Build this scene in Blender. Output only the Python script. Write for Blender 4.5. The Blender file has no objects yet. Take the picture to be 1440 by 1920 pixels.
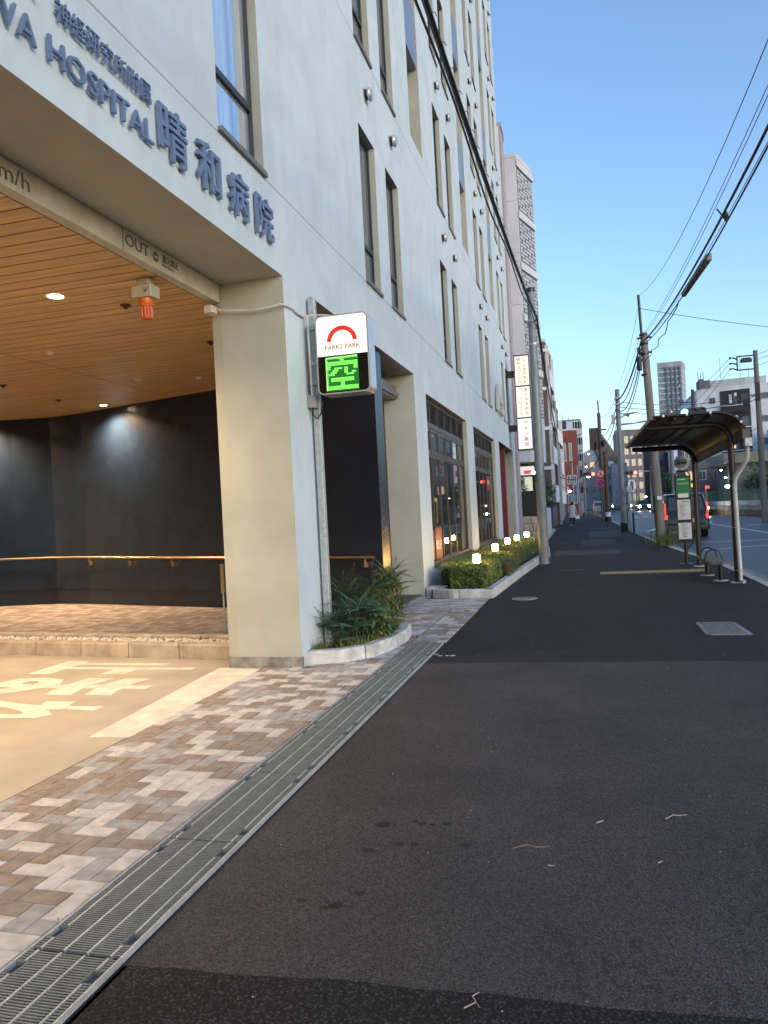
import bpy, math, random
from mathutils import Vector, Matrix
R=math.radians
random.seed(7)
SC=bpy.context.scene
COL=SC.collection
# ------------------------------------------------------------------ camera
cam=bpy.data.cameras.new('Camera'); camo=bpy.data.objects.new('Camera',cam); COL.objects.link(camo)
cam.sensor_fit='VERTICAL'; cam.sensor_height=36.0; cam.sensor_width=27.0
cam.lens=1400.0/1920.0*36.0
cam.clip_start=0.05; cam.clip_end=3000
Rt=Vector((0.96403628,0.26064794,-0.05192975))   # rows: camera x(right), y(down), z(forward) in world
Dn=Vector((-0.05062486,-0.01172226,-0.99864894))
Fw=Vector((-0.26090453,0.96536275,0.00189458))
camo.matrix_world=Matrix(((Rt.x,-Dn.x,-Fw.x,0),(Rt.y,-Dn.y,-Fw.y,0),(Rt.z,-Dn.z,-Fw.z,1.5),(0,0,0,1)))
SC.camera=camo
# ------------------------------------------------------------------ sky, sun, exposure
SUN_EL=R(14); SUN_AZ=R(128)       # azimuth measured from +Y towards +X
W=bpy.data.worlds.new('World'); SC.world=W; W.use_nodes=True
nt=W.node_tree; bg=nt.nodes['Background']
sky=nt.nodes.new('ShaderNodeTexSky'); sky.sky_type='NISHITA'; sky.sun_disc=False
sky.sun_elevation=SUN_EL; sky.sun_rotation=SUN_AZ; sky.altitude=0; sky.air_density=1.0; sky.dust_density=1.5; sky.ozone_density=3.0
nt.links.new(sky.outputs[0],bg.inputs[0]); bg.inputs[1].default_value=0.15
sl=bpy.data.lights.new('sun','SUN'); sl.energy=0.12; sl.angle=R(40); sl.color=(1.0,0.9,0.8)
so=bpy.data.objects.new('sun',sl); COL.objects.link(so)
sd=Vector((math.sin(SUN_AZ)*math.cos(R(22)),math.cos(SUN_AZ)*math.cos(R(22)),math.sin(R(22))))
sd=Vector((math.sin(SUN_AZ)*math.cos(SUN_EL),math.cos(SUN_AZ)*math.cos(SUN_EL),math.sin(SUN_EL)))
so.rotation_euler=sd.to_track_quat('Z','Y').to_euler(); so.location=(30,-20,30)
SC.view_settings.view_transform='Standard'; SC.view_settings.look='None'
SC.view_settings.exposure=1.27; SC.view_settings.gamma=1.0; SC.view_settings.use_curve_mapping=False
SC.render.engine='CYCLES'; SC.cycles.use_denoising=True
SC.cycles.max_bounces=6; SC.cycles.diffuse_bounces=3; SC.cycles.glossy_bounces=3; SC.cycles.transmission_bounces=4; SC.cycles.transparent_max_bounces=6
SC.cycles.caustics_reflective=False; SC.cycles.caustics_refractive=False; SC.cycles.sample_clamp_indirect=4.0
# ------------------------------------------------------------------ materials
MATS={}
def mat(name,col,rough=.7,metal=0.,var=.12,vscale=6.,bump=0.,bscale=40.,spec=.5,emit=None,es=0.,var2=None,detail=4,stretch=None,sample=False):
    if name in MATS: return MATS[name]
    m=bpy.data.materials.new(name); m.use_nodes=True; n=m.node_tree.nodes; l=m.node_tree.links
    b=n['Principled BSDF']; b.inputs['Roughness'].default_value=rough; b.inputs['Metallic'].default_value=metal
    b.inputs['Specular IOR Level'].default_value=spec
    c=tuple(col)+(1,)
    if var>0:
        tc=n.new('ShaderNodeTexCoord'); mp=n.new('ShaderNodeMapping'); l.new(tc.outputs['Object'],mp.inputs[0])
        if stretch: mp.inputs['Scale'].default_value=stretch
        nz=n.new('ShaderNodeTexNoise'); nz.inputs['Scale'].default_value=vscale; nz.inputs['Detail'].default_value=detail; nz.inputs['Roughness'].default_value=.6
        l.new(mp.outputs[0],nz.inputs['Vector'])
        mx=n.new('ShaderNodeMix'); mx.data_type='RGBA'
        c2=var2 if var2 else tuple(x*(1-var*1.6) for x in col)
        mx.inputs[6].default_value=tuple(min(1,x*(1+var*.8)) for x in col)+(1,) if not var2 else c
        mx.inputs[7].default_value=tuple(c2)+(1,)
        mr=n.new('ShaderNodeMapRange'); mr.inputs[1].default_value=.35; mr.inputs[2].default_value=.65
        l.new(nz.outputs[0],mr.inputs[0]); l.new(mr.outputs[0],mx.inputs[0]); l.new(mx.outputs[2],b.inputs['Base Color'])
    else: b.inputs['Base Color'].default_value=c
    if bump>0:
        tc2=n.new('ShaderNodeTexCoord'); nb=n.new('ShaderNodeTexNoise'); nb.inputs['Scale'].default_value=bscale; nb.inputs['Detail'].default_value=3
        l.new(tc2.outputs['Object'],nb.inputs['Vector']); bp=n.new('ShaderNodeBump'); bp.inputs['Strength'].default_value=bump; bp.inputs['Distance'].default_value=.01
        l.new(nb.outputs[0],bp.inputs['Height']); l.new(bp.outputs[0],b.inputs['Normal'])
    if emit: 
        b.inputs['Emission Color'].default_value=tuple(emit)+(1,); b.inputs['Emission Strength'].default_value=es
        if not sample: m.cycles.emission_sampling='NONE'
    MATS[name]=m; return m
def glow(name,col,s,sample=False): return mat(name,(.02,.02,.02),.5,var=0,emit=col,es=s*.85,sample=sample)

# plaster with board joints (real seams at every storey, faint vertical ones)
def plaster_mat():
    m=mat('facade_plaster',(.66,.66,.635),.85,var=.0,bump=.12,bscale=90.)
    n=m.node_tree.nodes; l=m.node_tree.links; b=n['Principled BSDF']
    tc=n.new('ShaderNodeTexCoord'); sp=n.new('ShaderNodeSeparateXYZ'); l.new(tc.outputs['Object'],sp.inputs[0])
    mp=n.new('ShaderNodeMapping'); mp.inputs['Scale'].default_value=(1,1.0,.8); mp.inputs['Rotation'].default_value=(.5,0,0); l.new(tc.outputs['Object'],mp.inputs[0])
    nz=n.new('ShaderNodeTexNoise'); nz.inputs['Scale'].default_value=1.4; nz.inputs['Detail'].default_value=5; nz.inputs['Roughness'].default_value=.62; nz.inputs['Distortion'].default_value=.6
    l.new(mp.outputs[0],nz.inputs['Vector'])
    rp=n.new('ShaderNodeMix'); rp.data_type='RGBA'; rp.inputs[6].default_value=(.51,.60,.665,1); rp.inputs[7].default_value=(.44,.52,.575,1)
    mr=n.new('ShaderNodeMapRange'); mr.inputs[1].default_value=.36; mr.inputs[2].default_value=.66; l.new(nz.outputs[0],mr.inputs[0]); l.new(mr.outputs[0],rp.inputs[0])
    def seam(out,period,off,width):
        a=n.new('ShaderNodeMath'); a.operation='SUBTRACT'; l.new(out,a.inputs[0]); a.inputs[1].default_value=off
        w=n.new('ShaderNodeMath'); w.operation='PINGPONG'; l.new(a.outputs[0],w.inputs[0]); w.inputs[1].default_value=period/2
        c=n.new('ShaderNodeMath'); c.operation='LESS_THAN'; l.new(w.outputs[0],c.inputs[0]); c.inputs[1].default_value=width
        return c.outputs[0]
    s1=seam(sp.outputs['Z'],3.45,4.75,.009); s2=seam(sp.outputs['Y'],3.04,9.2,.004)
    m1=n.new('ShaderNodeMath'); m1.operation='MULTIPLY'; l.new(s2,m1.inputs[0]); m1.inputs[1].default_value=.22
    g=n.new('ShaderNodeMath'); g.operation='GREATER_THAN'; l.new(sp.outputs['Z'],g.inputs[0]); g.inputs[1].default_value=4.5
    s1g=n.new('ShaderNodeMath'); s1g.operation='MULTIPLY'; l.new(s1,s1g.inputs[0]); l.new(g.outputs[0],s1g.inputs[1])
    s1h=n.new('ShaderNodeMath'); s1h.operation='MULTIPLY'; l.new(s1g.outputs[0],s1h.inputs[0]); s1h.inputs[1].default_value=.6
    mm=n.new('ShaderNodeMath'); mm.operation='MAXIMUM'; l.new(s1h.outputs[0],mm.inputs[0]); l.new(m1.outputs[0],mm.inputs[1])
    dk=n.new('ShaderNodeMix'); dk.data_type='RGBA'; l.new(mm.outputs[0],dk.inputs[0]); l.new(rp.outputs[2],dk.inputs[6]); dk.inputs[7].default_value=(.16,.16,.16,1)
    # thin streaky dirt running down
    st=n.new('ShaderNodeMapping'); st.inputs['Scale'].default_value=(2,5.5,.45); l.new(tc.outputs['Object'],st.inputs[0])
    n2=n.new('ShaderNodeTexNoise'); n2.inputs['Scale'].default_value=1.1; n2.inputs['Detail'].default_value=6; l.new(st.outputs[0],n2.inputs['Vector'])
    r2=n.new('ShaderNodeMapRange'); r2.inputs[1].default_value=.52; r2.inputs[2].default_value=.78; r2.inputs[4].default_value=.26; l.new(n2.outputs[0],r2.inputs[0])
    d2=n.new('ShaderNodeMix'); d2.data_type='RGBA'; l.new(r2.outputs[0],d2.inputs[0]); l.new(dk.outputs[2],d2.inputs[6]); d2.inputs[7].default_value=(.40,.41,.42,1)
    l.new(d2.outputs[2],b.inputs['Base Color']); return m
def asphalt_mat(name,c0,c1,grain,bump,big=1.2,stones=0):
    m=mat(name,c0,.82,var=0,spec=.35); n=m.node_tree.nodes; l=m.node_tree.links; b=n['Principled BSDF']
    tc=n.new('ShaderNodeTexCoord')
    a=n.new('ShaderNodeTexNoise'); a.inputs['Scale'].default_value=big; a.inputs['Detail'].default_value=6; a.inputs['Roughness'].default_value=.62; l.new(tc.outputs['Object'],a.inputs['Vector'])
    v=n.new('ShaderNodeTexVoronoi'); v.inputs['Scale'].default_value=grain; l.new(tc.outputs['Object'],v.inputs['Vector'])
    g=n.new('ShaderNodeTexNoise'); g.inputs['Scale'].default_value=grain*1.3; g.inputs['Detail'].default_value=2; l.new(tc.outputs['Object'],g.inputs['Vector'])
    mx=n.new('ShaderNodeMix'); mx.data_type='RGBA'; mx.inputs[6].default_value=tuple(c0)+(1,); mx.inputs[7].default_value=tuple(c1)+(1,)
    mr=n.new('ShaderNodeMapRange'); mr.inputs[1].default_value=.35; mr.inputs[2].default_value=.65; l.new(a.outputs[0],mr.inputs[0]); l.new(mr.outputs[0],mx.inputs[0])
    hs=n.new('ShaderNodeMix'); hs.data_type='RGBA'; hs.blend_type='MULTIPLY'; hs.inputs[0].default_value=1; l.new(mx.outputs[2],hs.inputs[6])
    cr=n.new('ShaderNodeMapRange'); cr.inputs[1].default_value=.25; cr.inputs[2].default_value=.75; cr.inputs[3].default_value=.25; cr.inputs[4].default_value=1.9; l.new(g.outputs[0],cr.inputs[0])
    l.new(cr.outputs[0],hs.inputs[7]); last=hs
    if stones:
        sr=n.new('ShaderNodeMapRange'); sr.inputs[1].default_value=.12; sr.inputs[2].default_value=.55; sr.inputs[3].default_value=1.0; sr.inputs[4].default_value=1-stones; l.new(v.outputs['Distance'],sr.inputs[0])
        s2=n.new('ShaderNodeMix'); s2.data_type='RGBA'; s2.blend_type='MULTIPLY'; s2.inputs[0].default_value=1; l.new(hs.outputs[2],s2.inputs[6]); l.new(sr.outputs[0],s2.inputs[7])
        vc=n.new('ShaderNodeSeparateColor'); l.new(v.outputs['Color'],vc.inputs[0]); v3=n.new('ShaderNodeMapRange'); v3.inputs[3].default_value=.5; v3.inputs[4].default_value=1.7; l.new(vc.outputs[0],v3.inputs[0])
        s3=n.new('ShaderNodeMix'); s3.data_type='RGBA'; s3.blend_type='MULTIPLY'; s3.inputs[0].default_value=1; l.new(s2.outputs[2],s3.inputs[6]); l.new(v3.outputs[0],s3.inputs[7]); last=s3
    # pale grit
    lt=n.new('ShaderNodeTexVoronoi'); lt.inputs['Scale'].default_value=grain*.22; l.new(tc.outputs['Object'],lt.inputs['Vector'])
    le=n.new('ShaderNodeMath'); le.operation='LESS_THAN'; l.new(lt.outputs['Distance'],le.inputs[0]); le.inputs[1].default_value=.035
    gx=n.new('ShaderNodeMix'); gx.data_type='RGBA'; l.new(le.outputs[0],gx.inputs[0]); l.new(last.outputs[2],gx.inputs[6]); gx.inputs[7].default_value=(.22,.22,.22,1)
    l.new(gx.outputs[2],b.inputs['Base Color'])
    bp=n.new('ShaderNodeBump'); bp.inputs['Strength'].default_value=bump; bp.inputs['Distance'].default_value=.010; l.new(v.outputs['Distance'],bp.inputs['Height']); l.new(bp.outputs[0],b.inputs['Normal'])
    return m
PLASTER=plaster_mat()
M_ASPH=asphalt_mat('sidewalk_asphalt_dark',(.017,.018,.020),(.026,.0275,.031),140,.8,stones=.5)
M_ASPH2=asphalt_mat('sidewalk_asphalt_worn',(.042,.040,.041),(.066,.062,.062),150,.6,big=1.1,stones=.35)
M_ASPH3=asphalt_mat('open_graded_asphalt',(.024,.024,.026),(.044,.044,.048),78,1.0,stones=.9)
M_ROAD=asphalt_mat('road_asphalt',(.030,.036,.048),(.045,.052,.066),90,.3,big=.5)
M_ROAD.node_tree.nodes['Principled BSDF'].inputs['Roughness'].default_value=.48
M_CONC=mat('driveway_concrete',(.37,.33,.275),.75,var=.1,vscale=1.2,bump=.08,bscale=60)
M_KERB=mat('kerb_concrete',(.40,.40,.38),.85,var=.2,vscale=5,bump=.25,bscale=70)
M_KERBW=mat('kerb_concrete_pale',(.5,.51,.51),.85,var=.18,vscale=6,bump=.2,bscale=70)
M_GALV=mat('galvanised_steel',(.42,.45,.46),.42,.75,var=.18,vscale=14)
M_POLEG=mat('galvanised_pole_paint',(.21,.235,.25),.55,.25,var=.16,vscale=10,stretch=(1,1,.25))
M_CPOLE=mat('concrete_pole',(.20,.185,.165),.85,var=.15,vscale=5,bump=.1,stretch=(1,1,.3))
M_BLACK=mat('black_metal',(.012,.012,.013),.4,.2,var=.0)
M_BROWNM=mat('dark_brown_steel',(.018,.012,.010),.5,.0,var=.15)
M_BRONZE=mat('bronze_frame',(.085,.07,.062),.4,.5,var=.1)
M_NAVY=mat('navy_wall_paint',(.009,.0175,.034),.27,var=.12,vscale=2.5,bump=.1,bscale=70)
M_WHITE=mat('white_paint',(.75,.75,.74),.5,var=.06)
M_GLASS=mat('window_glass',(.10,.125,.135),.03,var=.25,vscale=.5,spec=1.)
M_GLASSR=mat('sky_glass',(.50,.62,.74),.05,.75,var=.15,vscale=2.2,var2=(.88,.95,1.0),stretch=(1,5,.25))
M_GLASSS=mat('shop_glass_clear',(.02,.026,.03),.02,.0,var=0,spec=1.)
M_GLASSS.node_tree.nodes['Principled BSDF'].inputs['IOR'].default_value=1.9
M_GLASSB=mat('dark_glass',(.01,.012,.014),.05,var=0,spec=.8)
M_FRAME=mat('dark_window_frame',(.045,.05,.06),.4,.4,var=0)
M_BLIND=mat('roller_blind',(.30,.33,.32),.8,var=.1,vscale=2)
M_SIGNBLUE=mat('sign_letter_blue',(.13,.19,.32),.45,.1,var=.05)
M_SOIL=mat('planter_soil',(.035,.025,.018),.95,var=.3,vscale=20,bump=.8,bscale=60)
M_LINE=mat('road_marking_white',(.62,.62,.6),.7,var=.14,vscale=8)
M_RED=mat('red_panel',(.30,.012,.02),.45,var=.05)
M_MAROON=mat('maroon_wall',(.16,.012,.025),.5,var=.08)
M_WIRE=mat('black_cable',(.008,.008,.009),.6,var=0)
M_TAIL=glow('tail_lamp_red',(1,.06,.02),.9)
M_HEAD=glow('head_lamp_white',(1,.92,.75),60)
M_RUB=mat('tyre_rubber',(.015,.015,.015),.8,var=0)
# ------------------------------------------------------------------ mesh helpers
ORG={}
class MB:
    def __init__(s): s.v=[]; s.f=[]; s.m=[]
    def add(s,vs,fs,m=0):
        o=len(s.v); s.v.extend([tuple(v) for v in vs]); s.f.extend([tuple(i+o for i in f) for f in fs]); s.m.extend([m]*len(fs)); return s
    def box(s,x0,y0,z0,x1,y1,z1,m=0):
        if x0>x1:x0,x1=x1,x0
        if y0>y1:y0,y1=y1,y0
        if z0>z1:z0,z1=z1,z0
        return s.add([(x0,y0,z0),(x1,y0,z0),(x1,y1,z0),(x0,y1,z0),(x0,y0,z1),(x1,y0,z1),(x1,y1,z1),(x0,y1,z1)],
              [(0,3,2,1),(4,5,6,7),(0,1,5,4),(1,2,6,5),(2,3,7,6),(3,0,4,7)],m)
    def bbox(s,x0,y0,z0,x1,y1,z1,b=.02,m=0):   # box with bevelled vertical+top edges (octagonal plan + chamfer top)
        b=min(b,(x1-x0)*.45,(y1-y0)*.45)
        pl=[(x0+b,y0),(x1-b,y0),(x1,y0+b),(x1,y1-b),(x1-b,y1),(x0+b,y1),(x0,y1-b),(x0,y0+b)]
        pi=[(x0+2*b,y0+b),(x1-2*b,y0+b),(x1-b,y0+2*b),(x1-b,y1-2*b),(x1-2*b,y1-b),(x0+2*b,y1-b),(x0+b,y1-2*b),(x0+b,y0+2*b)]
        vs=[(x,y,z0) for x,y in pl]+[(x,y,z1-b) for x,y in pl]+[(x,y,z1) for x,y in pi]
        fs=[tuple(range(7,-1,-1)),tuple(range(16,24))]
        for k in range(8):
            q=(k+1)%8; fs+= [(k,q,q+8,k+8),(k+8,q+8,q+16,k+16)]
        return s.add(vs,fs,m)
    def quad(s,a,b,c,d,m=0): return s.add([a,b,c,d],[(0,1,2,3)],m)
    def slab(s,poly,z0,z1,m=0,mt=None):
        n=len(poly); ar=sum(poly[i][0]*poly[(i+1)%n][1]-poly[(i+1)%n][0]*poly[i][1] for i in range(n))
        if ar<0: poly=poly[::-1]
        vs=[(p[0],p[1],z0) for p in poly]+[(p[0],p[1],z1) for p in poly]
        s.add(vs,[tuple(range(n-1,-1,-1))]+[(k,(k+1)%n,(k+1)%n+n,k+n) for k in range(n)],m)
        s.add(vs[n:],[tuple(range(n))],m if mt is None else mt); return s
    def extr(s,prof,fn,a,b,m=0):   # prof: 2D polygon, fn(u,v,t)->xyz
        n=len(prof); vs=[fn(u,v,a) for u,v in prof]+[fn(u,v,b) for u,v in prof]
        return s.add(vs,[tuple(range(n-1,-1,-1)),tuple(range(n,2*n))]+[(k,(k+1)%n,(k+1)%n+n,k+n) for k in range(n)],m)
    def tube(s,pts,r,n=8,m=0,caps=True):
        pts=[Vector(p) for p in pts]; N=len(pts); rr=r if isinstance(r,(list,tuple)) else [r]*N
        vs=[]; pu=None
        for i,p in enumerate(pts):
            d=(pts[min(i+1,N-1)]-pts[max(i-1,0)]).normalized()
            u=(Vector((0,0,1)) if abs(d.z)<.95 else Vector((1,0,0))) if pu is None else pu
            u=(u-d*u.dot(d)); 
            if u.length<1e-5: u=d.orthogonal()
            u.normalize(); pu=u; w=d.cross(u)
            for k in range(n):
                a=2*math.pi*k/n; vs.append(p+(u*math.cos(a)+w*math.sin(a))*rr[i])
        fs=[(i*n+k,i*n+(k+1)%n,(i+1)*n+(k+1)%n,(i+1)*n+k) for i in range(N-1) for k in range(n)]
        if caps: fs+=[tuple(range(n-1,-1,-1)),tuple(range((N-1)*n,N*n))]
        return s.add(vs,fs,m)
    def lathe(s,prof,c,n=16,m=0,ax='z'):
        vs=[]
        for r,z in prof:
            for k in range(n):
                a=2*math.pi*k/n; u,v=r*math.cos(a),r*math.sin(a)
                vs.append({'z':(c[0]+u,c[1]+v,c[2]+z),'y':(c[0]+u,c[1]+z,c[2]+v),'x':(c[0]+z,c[1]+u,c[2]+v)}[ax])
        N=len(prof); fs=[(i*n+k,i*n+(k+1)%n,(i+1)*n+(k+1)%n,(i+1)*n+k) for i in range(N-1) for k in range(n)]
        fs+=[tuple(range(n-1,-1,-1)),tuple(range((N-1)*n,N*n))]
        return s.add(vs,fs,m)
    def disc(s,c,r,ax='y',n=20,m=0,r0=0,a0=0,a1=360,t=.01):
        # flat ring sector with thickness t in axis direction, centred c
        k=n; full=(a1-a0)>=360; cnt=k if full else k+1
        def pt(rad,a,o):
            u,v=rad*math.cos(a),rad*math.sin(a)
            return {'y':(c[0]+u,c[1]+o,c[2]+v),'x':(c[0]+o,c[1]+u,c[2]+v),'z':(c[0]+u,c[1]+v,c[2]+o)}[ax]
        if r0==0 and full:
            vs=[pt(r,2*math.pi*i/k,-t/2) for i in range(k)]+[pt(r,2*math.pi*i/k,t/2) for i in range(k)]
            return s.add(vs,[tuple(range(k-1,-1,-1)),tuple(range(k,2*k))]+[(i,(i+1)%k,(i+1)%k+k,i+k) for i in range(k)],m)
        vs=[]
        for i in range(cnt):
            a=R(a0+(a1-a0)*i/k); vs+=[pt(r0,a,-t/2),pt(r,a,-t/2),pt(r,a,t/2),pt(r0,a,t/2)]
        fs=[]
        for i in range(k):
            j=(i+1)%cnt
            for q in range(4): fs.append((i*4+q,i*4+(q+1)%4,j*4+(q+1)%4,j*4+q))
        if not full: fs+=[(0,3,2,1),(4*(cnt-1),4*(cnt-1)+1,4*(cnt-1)+2,4*(cnt-1)+3)]
        return s.add(vs,fs,m)
    def build(s,name,mats,parent=None,smooth=False,loc=None,fix=True):
        o0=ORG[parent.name] if parent is not None else Vector(loc) if loc else Vector((0,0,0))
        me=bpy.data.meshes.new(name); me.from_pydata([(v[0]-o0.x,v[1]-o0.y,v[2]-o0.z) for v in s.v],[],s.f)
        if not isinstance(mats,(list,tuple)): mats=[mats]
        for q in mats: me.materials.append(q)
        me.polygons.foreach_set('material_index',s.m)
        if smooth:
            me.polygons.foreach_set('use_smooth',[True]*len(s.f)); me.set_sharp_from_angle(angle=R(40))
        me.update(); ob=bpy.data.objects.new(name,me); COL.objects.link(ob)
        if parent is not None: ob.parent=parent
        else: ob.location=o0
        ORG[ob.name]=o0; return ob
def tag(o,label=None,cat=None,group=None,kind=None):
    if label:o['label']=label
    if cat:o['category']=cat
    if group:o['group']=group
    if kind:o['kind']=kind
    return o
def thing(name,label,cat,loc=(0,0,0),group=None,kind=None):
    o=bpy.data.objects.new(name,None); COL.objects.link(o); o.location=loc; o.empty_display_size=.2; ORG[o.name]=Vector(loc)
    return tag(o,label,cat,group,kind)
def one(mb,name,mats,label,cat,group=None,kind=None,smooth=False,loc=None):
    if loc is None and mb.v:
        xs=[v[0] for v in mb.v]; ys=[v[1] for v in mb.v]; zs=[v[2] for v in mb.v]; loc=((min(xs)+max(xs))/2,(min(ys)+max(ys))/2,min(zs))
    return tag(mb.build(name,mats,None,smooth,loc),label,cat,group,kind)
def struct(mb,name,mats,smooth=False): return tag(mb.build(name,mats,None,smooth,(0,0,0)),kind='structure')
def kids(o): return [c for c in bpy.data.objects if c.parent==o]
CH={}
def copy_tree(o,loc=None,rz=None,label=None,parent=None,children=None):
    c=o.copy(); COL.objects.link(c)
    if parent is not None: c.parent=parent
    if loc is not None: c.location=loc
    if rz is not None: c.rotation_euler=(0,0,rz)
    if label: c['label']=label
    for k in list(o.children): copy_tree(k,parent=c)
    return c
_tc={}
def text_geo(body,depth,bold):
    cu=bpy.data.curves.new('t','FONT'); cu.body=body; cu.extrude=depth/2; cu.offset=bold; cu.resolution_u=2
    ob=bpy.data.objects.new('t',cu); COL.objects.link(ob); dg=bpy.context.evaluated_depsgraph_get(); me=ob.evaluated_get(dg).to_mesh()
    vs=[tuple(v.co) for v in me.vertices]; fs=[tuple(p.vertices) for p in me.polygons]
    ob.evaluated_get(dg).to_mesh_clear(); bpy.data.objects.remove(ob); bpy.data.curves.remove(cu); return vs,fs
def text(mb,body,org,xd,ud,w=None,h=None,depth=.01,bold=0.,m=0,size=None):
    """lay lettering in the plane org + x*xd + y*ud; fitted to w x h (metres); org = lower left"""
    vs,fs=text_geo(body,1.0,bold)
    if not vs: return
    x0=min(v[0] for v in vs);x1=max(v[0] for v in vs);y0=min(v[1] for v in vs);y1=max(v[1] for v in vs)
    sx=w/(x1-x0) if w else None; sy=h/(y1-y0) if h else None
    if sx is None: sx=sy
    if sy is None: sy=sx
    xd=Vector(xd);ud=Vector(ud);nd=xd.cross(ud);o=Vector(org)
    mb.add([o+xd*((v[0]-x0)*sx)+ud*((v[1]-y0)*sy)+nd*((v[2]+.5)*depth) for v in vs],fs,m)
YD=(0,1,0);XD=(1,0,0);ZD=(0,0,1)
def lerp(a,b,t): return a+(b-a)*t
# ================================================================== GROUND
KE=[(2.72,-12),(2.76,13.4),(2.74,17.8),(2.5,22.5),(2.28,27.5),(2.1,36),(2.0,48),(1.55,76),(.6,110),(-1.6,150),(-7,210),(-16,280)]   # kerb line
g=MB(); g.slab([(-900,-300),(900,-300),(900,1500),(-900,1500)],-.5,-.16); struct(g,'ground',mat('far_ground',(.06,.06,.062),.9,var=.2,vscale=.2))
g=MB(); g.slab([(2.6,-14)]+[(x+.02,y) for x,y in KE]+[(-4,290),(10,290),(7.5,210),(11,150),(12.6,110),(13.6,76),(13.9,48),(15,20),(16,-14)],-.158,-.12); struct(g,'road',M_ROAD)
LE=[(-14,-12),(-3.1,-12),(-3.1,3.6),(-3.2,6.9),(-3.0,7.0),(-3.0,40),(-2.6,60),(-3.2,90),(-3.3,130),(-7,170),(-14,230),(-20,280)]
g=MB(); g.slab([(x,y) for x,y in KE]+LE[::-1],-.155,0.0); struct(g,'sidewalk',M_ASPH)
# worn middle patch with slightly wavy border and the coarse strip at the feet
def wavy(x0,x1,y,amp,n,seed):
    rr=random.Random(seed); ph=[rr.random()*6 for _ in range(4)]
    out=[]
    for i in range(n+1):
        x=lerp(x0,x1,i/n); out.append((x,y+amp*(math.sin(x*1.3+ph[0])+.5*math.sin(x*4.1+ph[1])+.3*math.sin(x*11+ph[2])+.2*rr.uniform(-1,1))))
    return out
tilt=lambda P,k:[(x,y+k*(x+1.6)) for x,y in P]
top=tilt(wavy(-1.60,2.70,7.21,.016,60,3),.035); bot=tilt(wavy(-1.60,2.70,2.205,.016,90,5),.065)
g=MB(); g.slab(bot+top[::-1],.0005,.004); struct(g,'sidewalk_patch',M_ASPH2)
b2=tilt(wavy(-1.60,2.70,2.205,.016,90,5),.065)
g=MB(); g.slab([(-1.60,-8),(2.70,-8)]+[(x,y-.004) for x,y in b2][::-1],.0005,.0035); struct(g,'sidewalk_strip',M_ASPH3)
for (x0,y0,x1,y1,nm) in ((-.95,22.2,.9,24.6,'a'),(-.2,27,1.0,31.5,'b'),(.1,33,1.9,40,'c')):
    g=MB(); g.slab([(x0,y0),(x1,y0+.1),(x1+.05,y1),(x0-.03,y1+.1)],.0005,.004); struct(g,'sidewalk_patch',mat('patch_'+nm,(.0245,.0255,.029) if nm!='b' else (.019,.02,.023),.85,var=.1))
# kerb stones and gutter on the road side (one thing per run)
k=thing('kerb','long concrete road kerb with gutter between sidewalk and road','kerb',(2.8,13,-.12))
for i in range(len(KE)-1):
    (xa,ya),(xb,yb)=KE[i],KE[i+1]; L=math.hypot(xb-xa,yb-ya); n=max(1,int(L/1.2)) if yb<60 else 1
    for j in range(n):
        t0,t1=j/n,(j+1)/n-.006
        p=(lerp(xa,xb,t0),lerp(ya,yb,t0)); q=(lerp(xa,xb,t1),lerp(ya,yb,t1))
        if not hasattr(k,'_'): pass
        if j==0 and i==0: KB=MB(); GB=MB()
        KB.slab([(p[0]+.003,p[1]),(p[0]+.153,p[1]),(q[0]+.153,q[1]),(q[0]+.003,q[1])],-.155,.012)
        if yb<60: GB.slab([(p[0]+.156,p[1]),(p[0]+.60,p[1]),(q[0]+.60,q[1]),(q[0]+.156,q[1])],-.155,-.112)
KB.build('kerb_stone',M_KERB,k); GB.build('gutter',mat('gutter_concrete',(.2,.2,.195),.85,var=.2,vscale=4),k)
# --- driveway (garage floor) and its lettering
g=MB(); g.slab([(-3.20,-9),(-3.20,3.4),(-3.24,6.97),(-3.75,7.30),(-7.1,7.65),(-14.2,8.35),(-14.2,-9)],.0005,.006); struct(g,'driveway',M_CONC)
M_PAINT=mat('driveway_paint',(.62,.59,.53),.7,var=.12,vscale=5)
g=MB(); g.slab([(-3.52,4.60),(-3.08,4.62),(-3.22,6.87),(-3.70,6.93)],.007,.0095); struct(g,'painted_line',M_PAINT)
g=MB()
for ch,y0,y1 in (('止',7.22,6.58),('ま',6.42,5.72),('れ',5.56,4.88)):
    text(g,ch,(-5.75,y0,.0072),(0,-1,0),(1,0,0),w=y0-y1,h=1.78,depth=.003,bold=.035)
struct(g,'painted_lettering',M_PAINT)
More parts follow.
